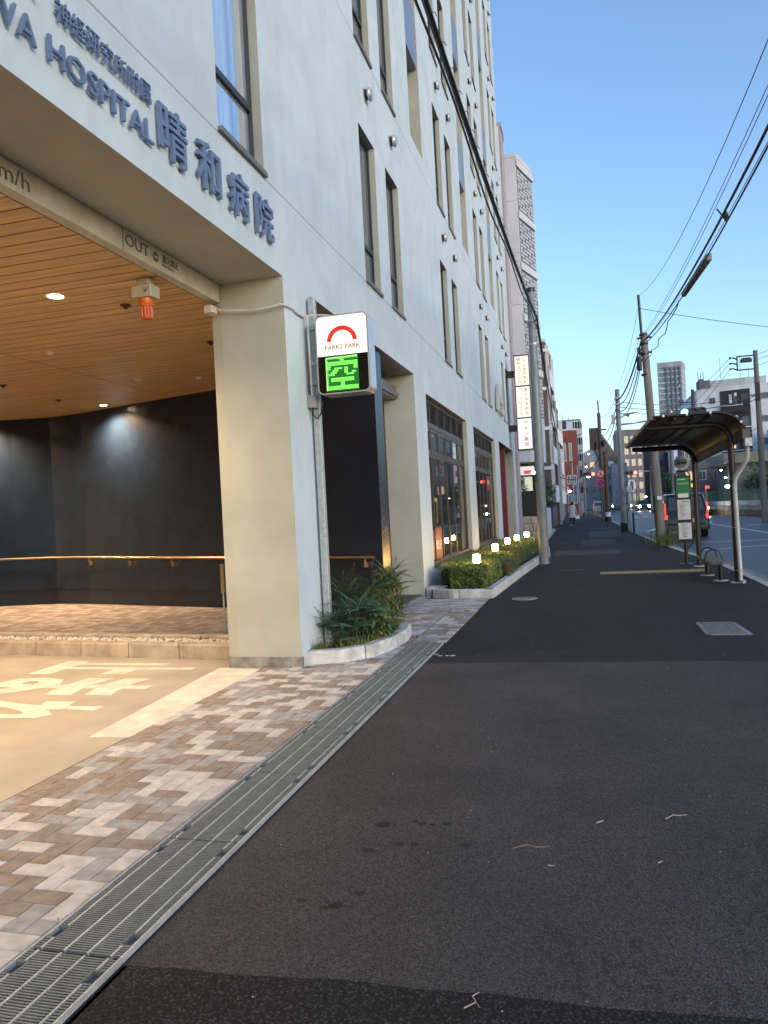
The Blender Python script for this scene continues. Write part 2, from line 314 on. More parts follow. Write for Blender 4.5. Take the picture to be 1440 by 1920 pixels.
# --- block paving (herringbone) beside the drain
MP=[mat('paver_white',(.50,.48,.46),.85,var=.14,vscale=14,bump=.25,bscale=120),mat('paver_tan',(.26,.215,.18),.85,var=.16,vscale=14,bump=.25,bscale=120),mat('paver_grey',(.32,.315,.31),.85,var=.16,vscale=14,bump=.25,bscale=120),mat('paver_joint_sand',(.10,.095,.088),.95,var=.2,vscale=30)]
def herring(mb,x0,x1,y0,y1,z,inside,seed=1,u=.1,gap=.0035):
    rr=random.Random(seed); i0=int((x0)/u)-4; i1=int(x1/u)+4; j0=int(y0/u)-4; j1=int(y1/u)+4
    for i in range(i0,i1):
        for j in range(j0,j1):
            k=(i-j)%4
            if k==0: a,b,c,d=i,j,i+2,j+1      # lies along x
            elif k==3: a,b,c,d=i,j,i+1,j+2    # lies along y
            else: continue
            xa,ya,xb,yb=a*u+gap/2,b*u+gap/2,c*u-gap/2,d*u-gap/2
            xa,xb=max(xa,x0),min(xb,x1); ya,yb=max(ya,y0),min(yb,y1)
            if xb-xa<.012 or yb-ya<.012 or not inside((xa+xb)/2,(ya+yb)/2): continue
            # colours run in short zigzag chains, as laid
            grp=((i+j)//2*7+((i-j)//4)*3); r=random.Random(grp*31+seed*77+ (0 if rr.random()<.50 else rr.randint(1,99))).random()
            m=0 if r<.34 else 1 if r<.68 else 2
            dz=rr.uniform(-.0012,.0012); e=.003; t=z+dz
            vs=[(xa,ya,z-.012),(xb,ya,z-.012),(xb,yb,z-.012),(xa,yb,z-.012),(xa,ya,t-.003),(xb,ya,t-.003),(xb,yb,t-.003),(xa,yb,t-.003),(xa+e,ya+e,t),(xb-e,ya+e,t),(xb-e,yb-e,t),(xa+e,yb-e,t)]
            mb.add(vs,[(0,1,5,4),(1,2,6,5),(2,3,7,6),(3,0,4,7),(4,5,9,8),(5,6,10,9),(6,7,11,10),(7,4,8,11),(8,9,10,11)],m)
def xl(y): return -3.19 if y<3.4 else lerp(-3.19,-3.23,(y-3.4)/3.5) if y<6.95 else -2.80 if y<7.0 else -2.75
g=MB(); g.slab([(-3.19,-4),(-2.0,-4),(-2.0,8.3),(-1.6,8.3),(-1.6,12.35),(-3.4,12.8),(-3.4,10.0),(-2.6,9.8),(-2.0,8.8),(-2.0,7.4),(-2.8,6.95),(-3.23,6.95)],.001,.008,m=3)
herring(g,-3.19,-2.003,-2.5,8.8,.018,lambda x,y: x>xl(y) and not(y>7.05 and x<-2.10-max(0,(7.9-y))*.75) )
herring(g,-1.99,-1.60,8.31,10.9,.018,lambda x,y:True,2)
herring(g,-3.39,-2.01,8.80,10.9,.018,lambda x,y: x>-2.3 or y>9.9 or (x>-2.45 and y>9.2),3)
struct(g,'paving',MP)
g=MB(); rr=random.Random(4)     # small setts in front of the hedge planter
y=10.93
while y<12.7:
    x=-3.38+ (rr.random()*.1)
    while x<-1.62:
        w=rr.choice((.14,.2,.24)); 
        if not(y>12.25 and x+w>-2.6): g.box(x,y,.004,min(x+w,-1.605)-.006,y+.094,.017,rr.choice((0,2,2,0)))
        x+=w
    y+=.1
struct(g,'paving',MP)
g=MB(); g.slab([(-3.4,12.70),(-2.62,12.70),(-2.62,12.25),(-1.6,12.25),(-1.6,10.92),(-3.4,10.92)],.0005,.006); struct(g,'paving_bed',MP[3])
# --- drain channel with steel gratings
g=MB(); g.box(-2.0,-3.4,.0005,-1.585,8.28,.0035); struct(g,'drain_channel',mat('drain_dark',(.012,.011,.010),.9,var=.2))
def grate(L,label):
    t=thing('drain_grate',label,'drain grate',(-1.985,0,.004),'steel gratings over the drain')
    w=.375; x0=-1.985; z1=.026; z0=.0045
    bars=MB(); y=.012; 
    hole=lambda y:(y<.145 and y>.075) or (L-.145<y<L-.075)
    while y<L-.01:
        a,b=x0+.012,x0+w-.012
        if hole(y): a+=.046; b-=.046
        bars.box(a,y,z0+.008,b,y+.0058,z1-.001); y+=.0132
    bars.build('bearing_bar',M_GALVG,t)
    bars.box(x0+.008,.002,z0+.003,x0+w-.008,.007,z1-.002) if False else None
    rods=MB()
    for i,fx in enumerate((.045,.14,.235,.33)):
        y0,y1=.006,L-.006
        if i in(0,3):
            y0,y1=.15,L-.15
            rods.box(x0+fx-.004,.006,z0+.01,x0+fx+.004,.07,z1+.0015)
            rods.box(x0+fx-.004,L-.07,z0+.01,x0+fx+.004,L-.006,z1+.0015)
        rods.box(x0+fx-.0035,y0,z0+.01,x0+fx+.0035,y1,z1+.0015)
    rods.build('cross_rod',M_GALV2,t)
    fr=MB(); fr.box(x0,0,z0,x0+.008,L,z1+.001); fr.build('side_frame',M_GALV2,t); fr=MB(); fr.box(x0+w-.008,0,z0,x0+w,L,z1+.001)
    fr.build('side_frame',M_GALV2,t)
    for sx in (0,1):
        for yy in (.075,L-.145):
            h=MB(); a=x0+.010 if sx==0 else x0+w-.058
            h.box(a,yy-.003,z0-.003,a+.048,yy,z1); h.box(a,yy+.07,z0-.003,a+.048,yy+.073,z1)
            h.box(a+.045 if sx==0 else a,yy,z0-.003,a+.048 if sx==0 else a+.003,yy+.07,z1); h.box(a+.002,yy,z0-.002,a+.046,yy+.07,z0)
            h.build('lifting_pocket',M_GALVD,t)
    return t
M_GALVG=mat('grating_bar_steel',(.165,.19,.19),.6,.15,var=.12,vscale=20)
M_GALV2=mat('grating_rod_steel',(.38,.42,.43),.5,.25,var=.12,vscale=20)
M_GALVD=mat('pocket_steel',(.17,.185,.19),.6,.2,var=0)
G0=grate(.898,'steel drain grating, the one nearest to the camera')
G0.location.y=1.315
ords=['','second','third','fourth','fifth','sixth','seventh']
for i in range(1,7):
    copy_tree(G0,loc=(G0.location.x,1.315+.9*i,G0.location.z),label='steel drain grating, %s counted from the camera along the paving'%ords[i])
G7=grate(.60,'short last steel drain grating beside the rounded planter'); G7.location.y=7.615
copy_tree(G0,loc=(G0.location.x,.415,G0.location.z),label='steel drain grating in the bottom left corner of the photo')
# debris: twigs, bits, damp spots
def twig(pts,label,r=.003,m=None):
    mb=MB(); mb.tube([(x,y,z+.006) for x,y,z in pts],[r]*(len(pts)-1)+[r*.5],5); one(mb,'twig',m or mat('dry_twig',(.38,.33,.25),.9,var=.2),label,'twig','twigs on the asphalt')
twig([(-.383,3.287,0),(-.326,3.322,.004),(-.286,3.312,0),(-.225,3.322,.002)],'long thin brown twig lying flat on the asphalt',.0022,mat('brown_twig',(.2,.17,.13),.9,var=.2))
twig([(.285,3.694,0),(.322,3.736,.004),(.35,3.742,0),(.386,3.757,0)],'pale bent twig, rightmost on the asphalt',.0022)
twig([(-.028,3.608,0),(.006,3.630,.003)],'tiny pale chip of straw left of the bent twig',.004)
tw=MB(); tw.tube([(-.428,2.204,.008),(-.395,2.232,.012),(-.383,2.215,.009)],[.0022,.002,.0015],5); tw.tube([(-.395,2.232,.012),(-.411,2.262,.009),(-.393,2.285,.008)],[.0022,.002,.0012],5)
one(tw,'twig',mat('dry_twig',(.38,.33,.25),.9),'forked pale twig on the coarse dark asphalt strip','twig','twigs on the asphalt')
twig([(-.226,3.153,0),(-.200,3.152,0)],'short straw piece below the long brown twig',.003)
twig([(.212,3.240,0),(.230,3.257,.002)],'little curled straw below the bent twig',.003)
for x,y,rr_ in ((-1.019,3.45,15),(-.87,3.514,7),(-.83,3.489,8),(-.78,3.483,7),(-.714,3.505,9),(-1.014,3.177,12),(-.89,3.26,9),(-.82,3.27,8),(-.592,3.283,11),(-.941,4.118,6),(-1.146,2.721,9),(-1.047,2.686,8),(-1.004,2.705,12),(-.939,2.809,10)):
    rx=rr_*.0024; ry=rx*.75; mb=MB(); n=22; rg=random.Random(int(x*1000)); vs=[(x+rx*math.cos(2*math.pi*i/n)*rg.uniform(.75,1.2),y+ry*math.sin(2*math.pi*i/n)*rg.uniform(.7,1.25),.0052) for i in range(n)]
    mb.add(vs,[tuple(range(n))]); struct(mb,'damp_spot',mat('damp_asphalt',(.013,.0125,.0125),.55,var=.3,vscale=60,spec=.3))
gr=MB(); rg=random.Random(11)
for i in range(170):
    x=rg.uniform(-1.5,2.6); y=rg.uniform(1.7,9)**1.0; s=rg.uniform(.0015,.0045); gr.lathe([(s*.3,0),(s,s*.5),(s*.4,s)],(x,y,.0045),5)
one(gr,'grit',mat('pale_grit',(.35,.35,.33),.9,var=0),'pale grit and crumbs scattered over the asphalt','grit',kind='stuff')
ls=MB()
for i in range(240):
    y=rg.gauss(3.6,.75); x=xl(y)+rg.uniform(.0,.55)+abs(y-3.5)*.02; s=rg.uniform(.003,.010)
    if x>-2.1 or y>6.5 or y<1: continue
    a=rg.uniform(0,6.28); ls.add([(x+s*math.cos(a),y+s*math.sin(a),.021),(x-s*.5*math.sin(a),y+s*.5*math.cos(a),.022),(x-s*math.cos(a),y-s*math.sin(a),.021),(x+s*.5*math.sin(a),y-s*.5*math.cos(a),.0215)],[(0,1,2,3)])
for i in range(260):
    k=rg.random()
    if k<.35: x,y=-1.605+rg.gauss(0,.012),rg.uniform(1.6,8.2); z=.007
    elif k<.6: x,y=-1.51+.04*((rg.random()))+ .045*0,rg.uniform(12.5,16); x=-1.535+ (y-12.4)*.043+rg.random()*.05; z=.004
    elif k<.8: t=rg.random(); x,y=lerp(-2.8,-2.2,t)+rg.random()*.02,lerp(6.93,7.30,t)-rg.random()*.05; z=.021
    else: x,y=rg.uniform(-2.02,-1.99),rg.uniform(2,8); z=.02
    s=rg.uniform(.003,.008); a=rg.uniform(0,6.28); ls.add([(x+s*math.cos(a),y+s*math.sin(a),z),(x-s*.5*math.sin(a),y+s*.5*math.cos(a),z+.002),(x-s*math.cos(a),y-s*math.sin(a),z),(x+s*.5*math.sin(a),y-s*.5*math.cos(a),z+.001)],[(0,1,2,3)])
one(ls,'leaf_litter',mat('dry_leaf_bits',(.14,.09,.07),.9,var=.2),'tiny brown leaf bits scattered over the block paving','leaf litter',kind='stuff')
# manholes, tactile strip, marks
mh=thing('manhole_cover','round pale iron manhole cover set in the sidewalk before the hedge','manhole cover',(-1.03,12.25,.003))
b=MB(); b.lathe([(.205,0),(.205,.006),(.175,.006),(.175,.003)],(-1.03,12.25,.001),28); b.build('rim',mat('manhole_rim',(.32,.31,.28),.6,.3,var=.2,vscale=20),mh)
b=MB(); b.lathe([(.172,.0),(.172,.0045)],(-1.03,12.25,.001),28)
for i in range(-4,5):
    for j in range(-4,5):
        if i*i+j*j<17: b.box(-1.03+i*.037-.011,12.25+j*.037-.011,.005,-1.03+i*.037+.011,12.25+j*.037+.011,.009)
b.build('lid',mat('manhole_lid',(.22,.2,.17),.6,.4,var=.25,vscale=20),mh)
mh=thing('utility_cover','rectangular ribbed utility cover set in the sidewalk on the right','utility cover',(1.41,9.15,.003))
b=MB(); b.slab([(1.19,8.74),(1.23,8.70),(1.62,8.70),(1.66,8.74),(1.62,9.54),(1.58,9.58),(1.23,9.58),(1.19,9.54)],.001,.007); b.build('frame',mat('cover_frame',(.23,.24,.24),.6,.3,var=.2,vscale=20),mh)
b=MB()
for i in range(9):
    for j in range(18):
        b.box(1.235+i*.042,8.755+j*.044,.0072,1.235+i*.042+.03,8.755+j*.044+.02+.01*((i+j)%2),.0115)
b.build('lid_rib',mat('cover_rib',(.16,.17,.175),.6,.4,var=.2,vscale=20),mh)
tp=MB()
tp.slab([(.225,16.14),(2.12,16.13),(2.35,16.72),(.222,16.64)],.001,.007)
for i in range(62):
    for j in range(3): tp.box(.24+i*.0325,16.2+j*.15,.007,.265+i*.0325,16.3+j*.15,.011)
one(tp,'tactile_strip',mat('tactile_yellow',(.34,.26,.13),.75,var=.2,vscale=10),'faded yellow tactile strip across the sidewalk to the bus shelter','tactile strip')
mk=MB()
for i,(x,w) in enumerate(((-1.55,.05),(-1.47,.035),(-1.42,.05))): mk.box(x,7.55,.0045,x+w,7.57+.01*i,.006); 
mk.disc((-1.57,7.64,.0052),.03,'z',14,r0=.018,a0=40,a1=300,t=.001)
struct(mk,'painted_mark',M_LINE)
for a,b_,w in (((-.6,17.3),(-.15,17.32),.05),((.0,60),(1.3,60.2),.25),((-1,29.2),(-.2,29.3),.07),((-.4,44),(1.4,44.4),.12)):
    mk=MB(); mk.slab([a,b_,(b_[0],b_[1]+w),(a[0],a[1]+w)],.0045,.006); struct(mk,'painted_mark',mat('worn_mark',(.2,.2,.2),.8,var=.2))
# road markings
def rl(a,b_,w=.12,m=None):
    a=Vector(a);b_=Vector(b_); d=(b_-a).normalized(); n=Vector((-d.y,d.x))*w/2
    mk=MB(); mk.slab([(a-n)[:],(b_-n)[:],(b_+n)[:],(a+n)[:]],-.1165,-.1155); struct(mk,'road_marking',m or M_LINE)
rl((3.3,24.4),(7.2,26.9),.12); rl((3.75,28.75),(9,28.8),.14)
rl((7.3,20),(7.0,60),.15); rl((7.0,60),(6.2,110),.15); rl((8.2,42.8),(12.6,46),.3); rl((7.65,52),(5.6,40.5),.35); rl((8.6,40.4),(12.5,38.6),.3,mat('road_marking_orange',(.5,.3,.16),.7,var=.1)); rl((3.2,41),(3.9,44),.5)
for i in range(8): rl((4.6+i*.9,75),(4.6+i*.9,78.4),.45)
rl((3.0,71),(7,71.5),.45)
# ================================================================== HOSPITAL
FX=-2.8; HT=30.6; Y0=-9.0; Y1=31.62
LOW=[(-1.6,6.95,0,3.92,.69),(7.72,12.82,0,3.92,.69),(13.8,18.75,.43,3.72,.16),(19.95,24.8,.43,3.72,.16),(26.1,31.2,0,3.80,.9)]
WIN=[]; SLOT=[]
for b in range(-2,4):
    for k in range(0,8):
        s=4.77+3.45*k
        for q in (10.05,11.5):
            y=q+6.07*b
            if y<-8 or y>30.6: continue
            if k==0 and b==-1 and q>11: continue      # one wide window there instead
            if b==-1 and q<11: continue
            WIN.append((y,y+.82,s,s+2.22,.14))
        
for b in range(-2,3):
    y=13.63+6.1*b
    if b<0: continue
    SLOT.append((y,y+1.06,8.52,HT-1.2,.34))
hosp=thing('hospital_building','tall pale plaster hospital with narrow slit windows and blue lettering above its garage opening','hospital',(FX,12,0))
BIGW=[(3.7,6.62,4.79,7.0,.30)]+[(3.7,6.62,4.79+3.45*k,4.79+3.45*k+2.22,.30) for k in range(1,7)]
BIGW=[(5.70,6.62,4.79,11.2,.14)]
WIN=[w for w in WIN if not(5<w[0]<7.2 )]
HOLES=LOW+WIN+SLOT+BIGW
ys=sorted(set([Y0,Y1]+[round(h[i],4) for h in HOLES for i in (0,1)])); zs=sorted(set([0.0,HT]+[round(h[i],4) for h in HOLES for i in (2,3)]))
w=MB(); vid={}
def V(y,z):
    if (y,z) not in vid: vid[(y,z)]=len(w.v); w.v.append((FX,y,z))
    return vid[(y,z)]
for i in range(len(ys)-1):
    for j in range(len(zs)-1):
        yc,zc=(ys[i]+ys[i+1])/2,(zs[j]+zs[j+1])/2
        if any(h[0]<yc<h[1] and h[2]<zc<h[3] for h in HOLES): continue
        w.f.append((V(ys[i],zs[j]),V(ys[i+1],zs[j]),V(ys[i+1],zs[j+1]),V(ys[i],zs[j+1]))); w.m.append(0)
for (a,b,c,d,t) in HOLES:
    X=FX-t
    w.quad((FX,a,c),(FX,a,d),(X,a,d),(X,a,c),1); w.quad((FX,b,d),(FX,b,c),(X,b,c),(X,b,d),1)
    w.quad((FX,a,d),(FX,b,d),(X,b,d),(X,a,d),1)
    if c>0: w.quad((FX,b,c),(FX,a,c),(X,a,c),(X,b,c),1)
# closing faces: roof, far end, near end, back
w.quad((FX,Y1,0),(-20,Y1,0),(-20,Y1,HT),(FX,Y1,HT)); w.quad((-20,Y0,0),(FX,Y0,0),(FX,Y0,HT),(-20,Y0,HT)); w.quad((-20,Y1,0),(-20,Y0,0),(-20,Y0,HT),(-20,Y1,HT)); w.quad((FX,Y0,HT),(FX,Y1,HT),(-20,Y1,HT),(-20,Y0,HT))
# pillar beside the garage: back part, reveal returns
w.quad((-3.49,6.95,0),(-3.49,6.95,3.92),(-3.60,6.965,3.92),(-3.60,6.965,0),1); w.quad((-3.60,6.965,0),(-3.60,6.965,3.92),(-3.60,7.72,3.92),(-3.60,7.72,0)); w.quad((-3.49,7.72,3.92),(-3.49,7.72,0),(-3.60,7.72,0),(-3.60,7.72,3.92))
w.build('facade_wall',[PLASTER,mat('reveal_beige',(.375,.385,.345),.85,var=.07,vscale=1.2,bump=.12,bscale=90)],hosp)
# plinth of grey mortar under the pillar end
b=MB(); b.slab([(-2.795,6.945),(-2.795,6.99),(-3.61,7.1),(-3.61,6.958),(-3.5,6.943)],.001,.115); b.build('pillar_plinth',mat('grey_mortar',(.24,.235,.22),.9,var=.25,vscale=8,bump=.3),hosp)
def slit_window(y0,y1,z0,z1,d,trans=.62,wide=False):
    X=FX-d+.05; f=MB(); t=.045
    f.box(X-.05,y0,z0,X,y0+t,z1); f.box(X-.05,y1-t,z0,X,y1,z1); f.box(X-.05,y0+t,z0,X,y1-t,z0+t); f.box(X-.05,y0+t,z1-t,X,y1-t,z1)
    zt=z0+trans
    f.box(X-.05,y0+t,zt-.03,X+.004,y1-t,zt+.03)
    if wide: f.box(X-.05,y0+t,zt+2.75,X+.004,y1-t,zt+2.81)
    fo=f.build('window_frame',M_FRAME,hosp)
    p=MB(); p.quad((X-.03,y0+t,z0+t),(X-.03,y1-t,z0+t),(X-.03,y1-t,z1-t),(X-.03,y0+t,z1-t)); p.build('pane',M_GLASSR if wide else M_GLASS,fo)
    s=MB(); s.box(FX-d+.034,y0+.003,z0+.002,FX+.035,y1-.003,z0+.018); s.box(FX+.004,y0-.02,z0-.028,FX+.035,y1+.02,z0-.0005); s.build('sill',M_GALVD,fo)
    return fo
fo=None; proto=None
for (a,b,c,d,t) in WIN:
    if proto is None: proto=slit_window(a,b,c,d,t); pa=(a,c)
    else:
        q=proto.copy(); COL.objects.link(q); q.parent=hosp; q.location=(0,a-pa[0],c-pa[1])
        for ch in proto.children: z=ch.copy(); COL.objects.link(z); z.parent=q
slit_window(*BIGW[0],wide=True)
# pale curtain behind the big pane
# service recess: bluish metal screens, one per storey
SLB=mat('screen_panel',(.25,.29,.36),.35,.4,var=.1,vscale=2)
proto=None
for (a,b,c,d,t) in SLOT:
    for k in range(0,6):
        zb=10.32+3.40*k
        if proto is None:
            p=MB(); p.box(FX-.30,a+.03,zb,FX-.02,b-.03,zb+1.15,0); p.box(FX-.30,a+.03,zb-.42,FX-.26,b-.03,zb,1)
            proto=p.build('service_screen',[SLB,M_BLACK],hosp); pa=(a,zb)
        else:
            q=proto.copy(); COL.objects.link(q); q.parent=hosp; q.location=(0,a-pa[0],zb-pa[1])
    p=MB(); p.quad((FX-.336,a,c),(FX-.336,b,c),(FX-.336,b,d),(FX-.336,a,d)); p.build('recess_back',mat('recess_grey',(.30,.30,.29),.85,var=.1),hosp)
# vent hoods
vp=None; M_VENT=mat('vent_hood_metal',(.45,.46,.46),.4,.5,var=.1)
for b_ in range(-1,4):
    for k in range(0,6):
        for q in (10.5,11.95):
            y=q+6.08*b_; z=7.6+3.42*k
            if y<9 or y>31: continue
            if vp is None:
                v=MB(); v.lathe([(.075,0),(.075,.055)],(FX+.001,y,z),16,1,'x'); v.lathe([(.098,.055),(.100,.075),(.085,.10),(.04,.112)],(FX+.001,y,z),20,0,'x'); v.lathe([(.1,.0),(.1,.008)],(FX+.0005,y,z),20,0,'x')
                vp=v.build('vent_hood',[M_VENT,M_BLACK],hosp); pa=(y,z)
            else:
                o=vp.copy(); COL.objects.link(o); o.parent=hosp; o.location=(0,y-pa[0],z-pa[1])
# beam with way-out lettering and the wooden ceiling, interior shell
M_SOFF=mat('beam_paint',(.48,.47,.41),.7,var=.08)
b=MB(); b.box(-3.59,-1.6,3.73,-3.492,6.935,3.918); b.box(-3.59,7.73,3.73,-3.492,12.81,3.918); bm=b.build('header_beam',M_SOFF,hosp)
t=MB(); M_TXT=mat('sign_text_grey',(.10,.105,.095),.6,var=0)
X=-3.489
text(t,'OUT',(X,5.32,3.785),YD,ZD,w=.34,h=.10,depth=.003)
text(t,'進入禁止',(X,5.87,3.815),YD,ZD,w=.27,h=.065,depth=.003,bold=.01)
text(t,'No Entry',(X,5.87,3.77),YD,ZD,w=.2,h=.033,depth=.003)
text(t,'8 km/h',(X,3.72,3.77),YD,ZD,w=.52,h=.11,depth=.003)
t.disc((X+.001,5.765,3.825),.043,'x',24,t=.003); t.box(X-.001,5.285,3.735,X+.003,5.290,3.915)
t.build('beam_lettering',M_TXT,bm)
t=MB(); t.box(X+.003,5.738,3.818,X+.0045,5.792,3.832); t.build('no_entry_bar',M_SOFF,bm)
wood=mat('ceiling_boards',(.60,.395,.19),.45,var=.14,vscale=2.5,stretch=(.4,6,1))
c=MB(); cy=-1.6; pw=.18
WL=[(-2.85,10.36),(-5.86,11.41),(-9.3,12.38),(-10.1,12.50),(-10.9,12.36),(-13.6,11.6)]
while cy<12.9:
    x0=-3.60
    c.box(-14.2,cy+.009,3.73,x0-.002,cy+pw-.009,3.75); cy+=pw
c.build('board_ceiling',wood,hosp)
c=MB(); c.box(-14.2,-1.6,3.752,-3.60,12.9,3.77); c.build('ceiling_backing',mat('ceiling_gap',(.10,.055,.03),.9,var=0),hosp)
c=MB(); c.box(-6.9,3.5,3.727,-6.89,12.2,3.7295); c.build('ceiling_seam',M_BLACK,hosp)
sf=MB(); sf.box(-3.492,-1.6,3.921,-2.81,12.8,3.96); 
n=MB()
for i in range(len(WL)-1):
    (xa,ya),(xb,yb)=WL[i],WL[i+1]; d=Vector((xb-xa,yb-ya)).normalized(); nn=Vector((-d.y,d.x)); 
    if nn.y<0: nn=-nn
    n.slab([(xa,ya),(xb,yb),(xb+nn.x*.45,yb+nn.y*.45),(xa+nn.x*.0,ya+.42)] ,.02,3.9 if i==0 else 3.73)
nv=n.build('navy_wall',M_NAVY,hosp)
n=MB()
for i in range(len(WL)-1):
    (xa,ya),(xb,yb)=WL[i],WL[i+1]; n.slab([(xa-.004,ya-.012),(xb,yb-.012),(xb,yb-.001),(xa-.004,ya-.001)],.34,.352)
n.build('wall_seam',M_BLACK,nv)
n=MB(); cw=mat('garage_cream_wall',(.6,.56,.48),.8,var=.06)
n.box(-14.4,-9,0,-14.2,13,3.75); n.box(-14.2,-8.9,0,-2.9,-8.7,3.75)
n.build('garage_wall',cw,hosp)
# shop glass in second opening, lit character, red strip, shutter box
n=MB(); n.box(-3.44,10.80,0,-3.40,12.82,3.9); sg=n.build('shop_glass',M_GLASSB,hosp)
n=MB(); n.box(-3.40,10.8,3.50,-3.12,12.80,3.72); n.box(-3.12,10.8,3.53,-3.08,12.8,3.60); n.build('shutter_box',mat('shutter_metal',(.2,.2,.2),.4,.5,var=.1),hosp)
n=MB(); text(n,'薬局',(-3.38,11.25,2.75),YD,ZD,w=1.25,h=.52,depth=.05,bold=.04); n.build('lit_lettering',glow('lit_letters',(.9,.97,1),.6),sg)
n=MB(); n.box(-3.395,11.3,.05,-3.385,12.0,1.05); text(n,'処方せん',(-3.384,11.4,.35),YD,ZD,w=.5,h=.2,depth=.004,m=1); n.build('red_poster',[M_RED,M_WHITE],sg)
n=MB(); n.box(-3.395,10.85,1.9,-3.385,10.95,2.15); n.build('red_sticker',M_RED,sg)
for yy in (10.85,11.8,12.76):
    n=MB(); n.box(-3.398,yy,0,-3.36,yy+.04,3.5); n.build('door_post',M_BRONZE,sg)
# big shop windows
def shopwin(y0,y1,z0,z1,name,posters):
    X=FX-.12; cols=6; t=.05; f=MB()
    f.box(X-.06,y0,z0,X+.02,y0+t,z1); f.box(X-.06,y1-t,z0,X+.02,y1,z1); f.box(X-.06,y0+t,z1-.07,X+.02,y1-t,z1); f.box(X-.06,y0+t,z0,X+.06,y1-t,z0+.09)
    for zz,h in ((3.20,.10),(2.60,.09)): f.box(X-.06,y0+t,zz-h/2,X+.018,y1-t,zz+h/2)
    cw=(y1-y0)/cols
    for i in range(1,cols): f.box(X-.06,y0+cw*i-.022,z0+.09,X+.012,y0+cw*i+.022,z1-.07)
    for i in range(cols):   # sash rails
        a,b=y0+cw*i+.05,y0+cw*(i+1)-.05
        f.box(X-.05,a,3.08,X+.008,b,3.15); f.box(X-.05,a,2.645,X+.008,b,2.70); f.box(X-.05,a,2.70,X+.008,a+.035,3.08); f.box(X-.05,b-.035,2.70,X+.008,b,3.08)
    fo=f.build('shop_window_frame',M_BRONZE,hosp)
    g=MB(); g.quad((X-.012,y0+t,z0+.05),(X-.012,y1-t,z0+.05),(X-.012,y1-t,3.2),(X-.012,y0+t,3.2)); g.build('pane',M_GLASSS,fo)
    l=MB(); zz=3.27
    while zz<z1-.08:
        l.add([(X-.05,y0+t,zz+.03),(X-.045,y0+t,zz+.037),(X+.012,y0+t,zz+.007),(X+.012,y0+t,zz),(X-.05,y1-t,zz+.03),(X-.045,y1-t,zz+.037),(X+.012,y1-t,zz+.007),(X+.012,y1-t,zz)],[(0,3,2,1),(4,5,6,7),(0,1,5,4),(1,2,6,5),(2,3,7,6),(3,0,4,7)]); zz+=.045
    l.build('louvre',mat('louvre_slat',(.16,.14,.13),.45,.4,var=.08),fo)
    l=MB(); l.quad((X-.07,y0+t,3.2),(X-.07,y1-t,3.2),(X-.07,y1-t,z1),(X-.07,y0+t,z1)); l.build('louvre_back',M_BLACK,fo)
    s=MB(); s.box(FX-.12+.022,y0+.004,z0+.0,FX+.04,y1-.004,z0+.035); s.build('sill',M_BRONZE,fo)
    for (a,b,c,d,m,txt) in posters:
        p=MB(); p.box(X-.0115,a,c,X-.009,b,d); text(p,txt,(X-.0088,a+.08,c+.18),YD,ZD,w=(b-a)*.75,h=(d-c)*.32,depth=.002,m=1); p.build('window_poster',[m,M_WHITE],fo)
    return fo
shopwin(13.8,18.75,.43,3.72,'a',[(13.87,14.58,.53,1.10,M_RED,'処方'),(14.66,15.38,.53,1.16,M_RED,'歓迎')])
shopwin(19.95,24.8,.43,3.72,'b',[(23.2,24.0,2.05,2.5,M_RED,'薬')])
# far entrance: maroon wall and lit jamb
n=MB(); n.box(-3.72,26.1,0,-3.70,31.2,3.8); n.box(-3.70,26.1,0,-2.95,26.2,3.8); n.build('dark_lobby',M_BLACK,hosp)
n=MB(); n.box(-3.70,28.9,.01,-2.92,29.1,3.78); n.build('maroon_panel',M_MAROON,hosp)
n=MB(); n.box(FX+.0005,26.2,4.2,FX+.006,26.25,4.25); 
# --- curb-mounted plinth under shop windows is the wall itself
# ================================================================== SIGN LETTERS ON THE WALL
def wall_letters(name,chars,y,z,w,h,pitch,label,bold=.03,depth=.028,cat='sign',m=None):
    t=thing(name,label,cat,(FX+.02,y,z))
    for i,ch in enumerate(chars):
        if ch==' ': continue
        mb=MB(); text(mb,ch,(FX+.018,y+i*pitch,z),YD,ZD,w=w,h=h,depth=depth,bold=bold); mb.build('letter',m or M_SIGNBLUE,t)
wall_letters('sign_lettering','晴和病院',4.70,4.13,.385,.39,.537,'large blue raised characters spelling the hospital name over the garage',bold=.008)
ps='公益財団法人 神経研究所附属'
wall_letters('sign_lettering',ps,3.655-.14*7,4.415,.125,.135,.14,'small blue raised characters in the upper line left of the large name',bold=.0,depth=.018)
def latin(txt,y0,y1,z,h,label):
    t=thing('sign_lettering',label,'sign',(FX+.02,y0,z)); vs,fs=text_geo(txt,1,.02)
    # advance widths measured per letter
    adv=[]; tot=0
    for ch in txt:
        v,_=text_geo(ch,1,.02) if ch!=' ' else ([(0,0,0),(.22,0,0)],0); x=[q[0] for q in v]; wd=max(x)-min(x); adv.append((tot-(.09 if ch=='A' and adv and len(adv)>3 else 0),wd)); tot+=wd+.10-(.09 if ch=='A' and len(adv)>4 else 0)
    tot-=.10; s=(y1-y0)/tot
    for ch,(a,wd) in zip(txt,adv):
        if ch==' ': continue
        mb=MB(); text(mb,ch,(FX+.018,y0+a*s,z),YD,ZD,w=wd*s,h=h,depth=.022,bold=.0); mb.build('letter',M_SIGNBLUE,t)
latin('HOSPITAL',3.575,4.625,4.137,.145,'blue raised latin letters reading HOSPITAL on the pale wall')
latin('SEIWA',2.86,3.475,4.137,.145,'blue raised latin letters reading SEIWA, cut by the left photo edge')
lg=thing('logo_sign','small metallic wall logo with a leaf shape beside stacked letters, above the far shop window','sign',(FX+.04,26.6,4.9))
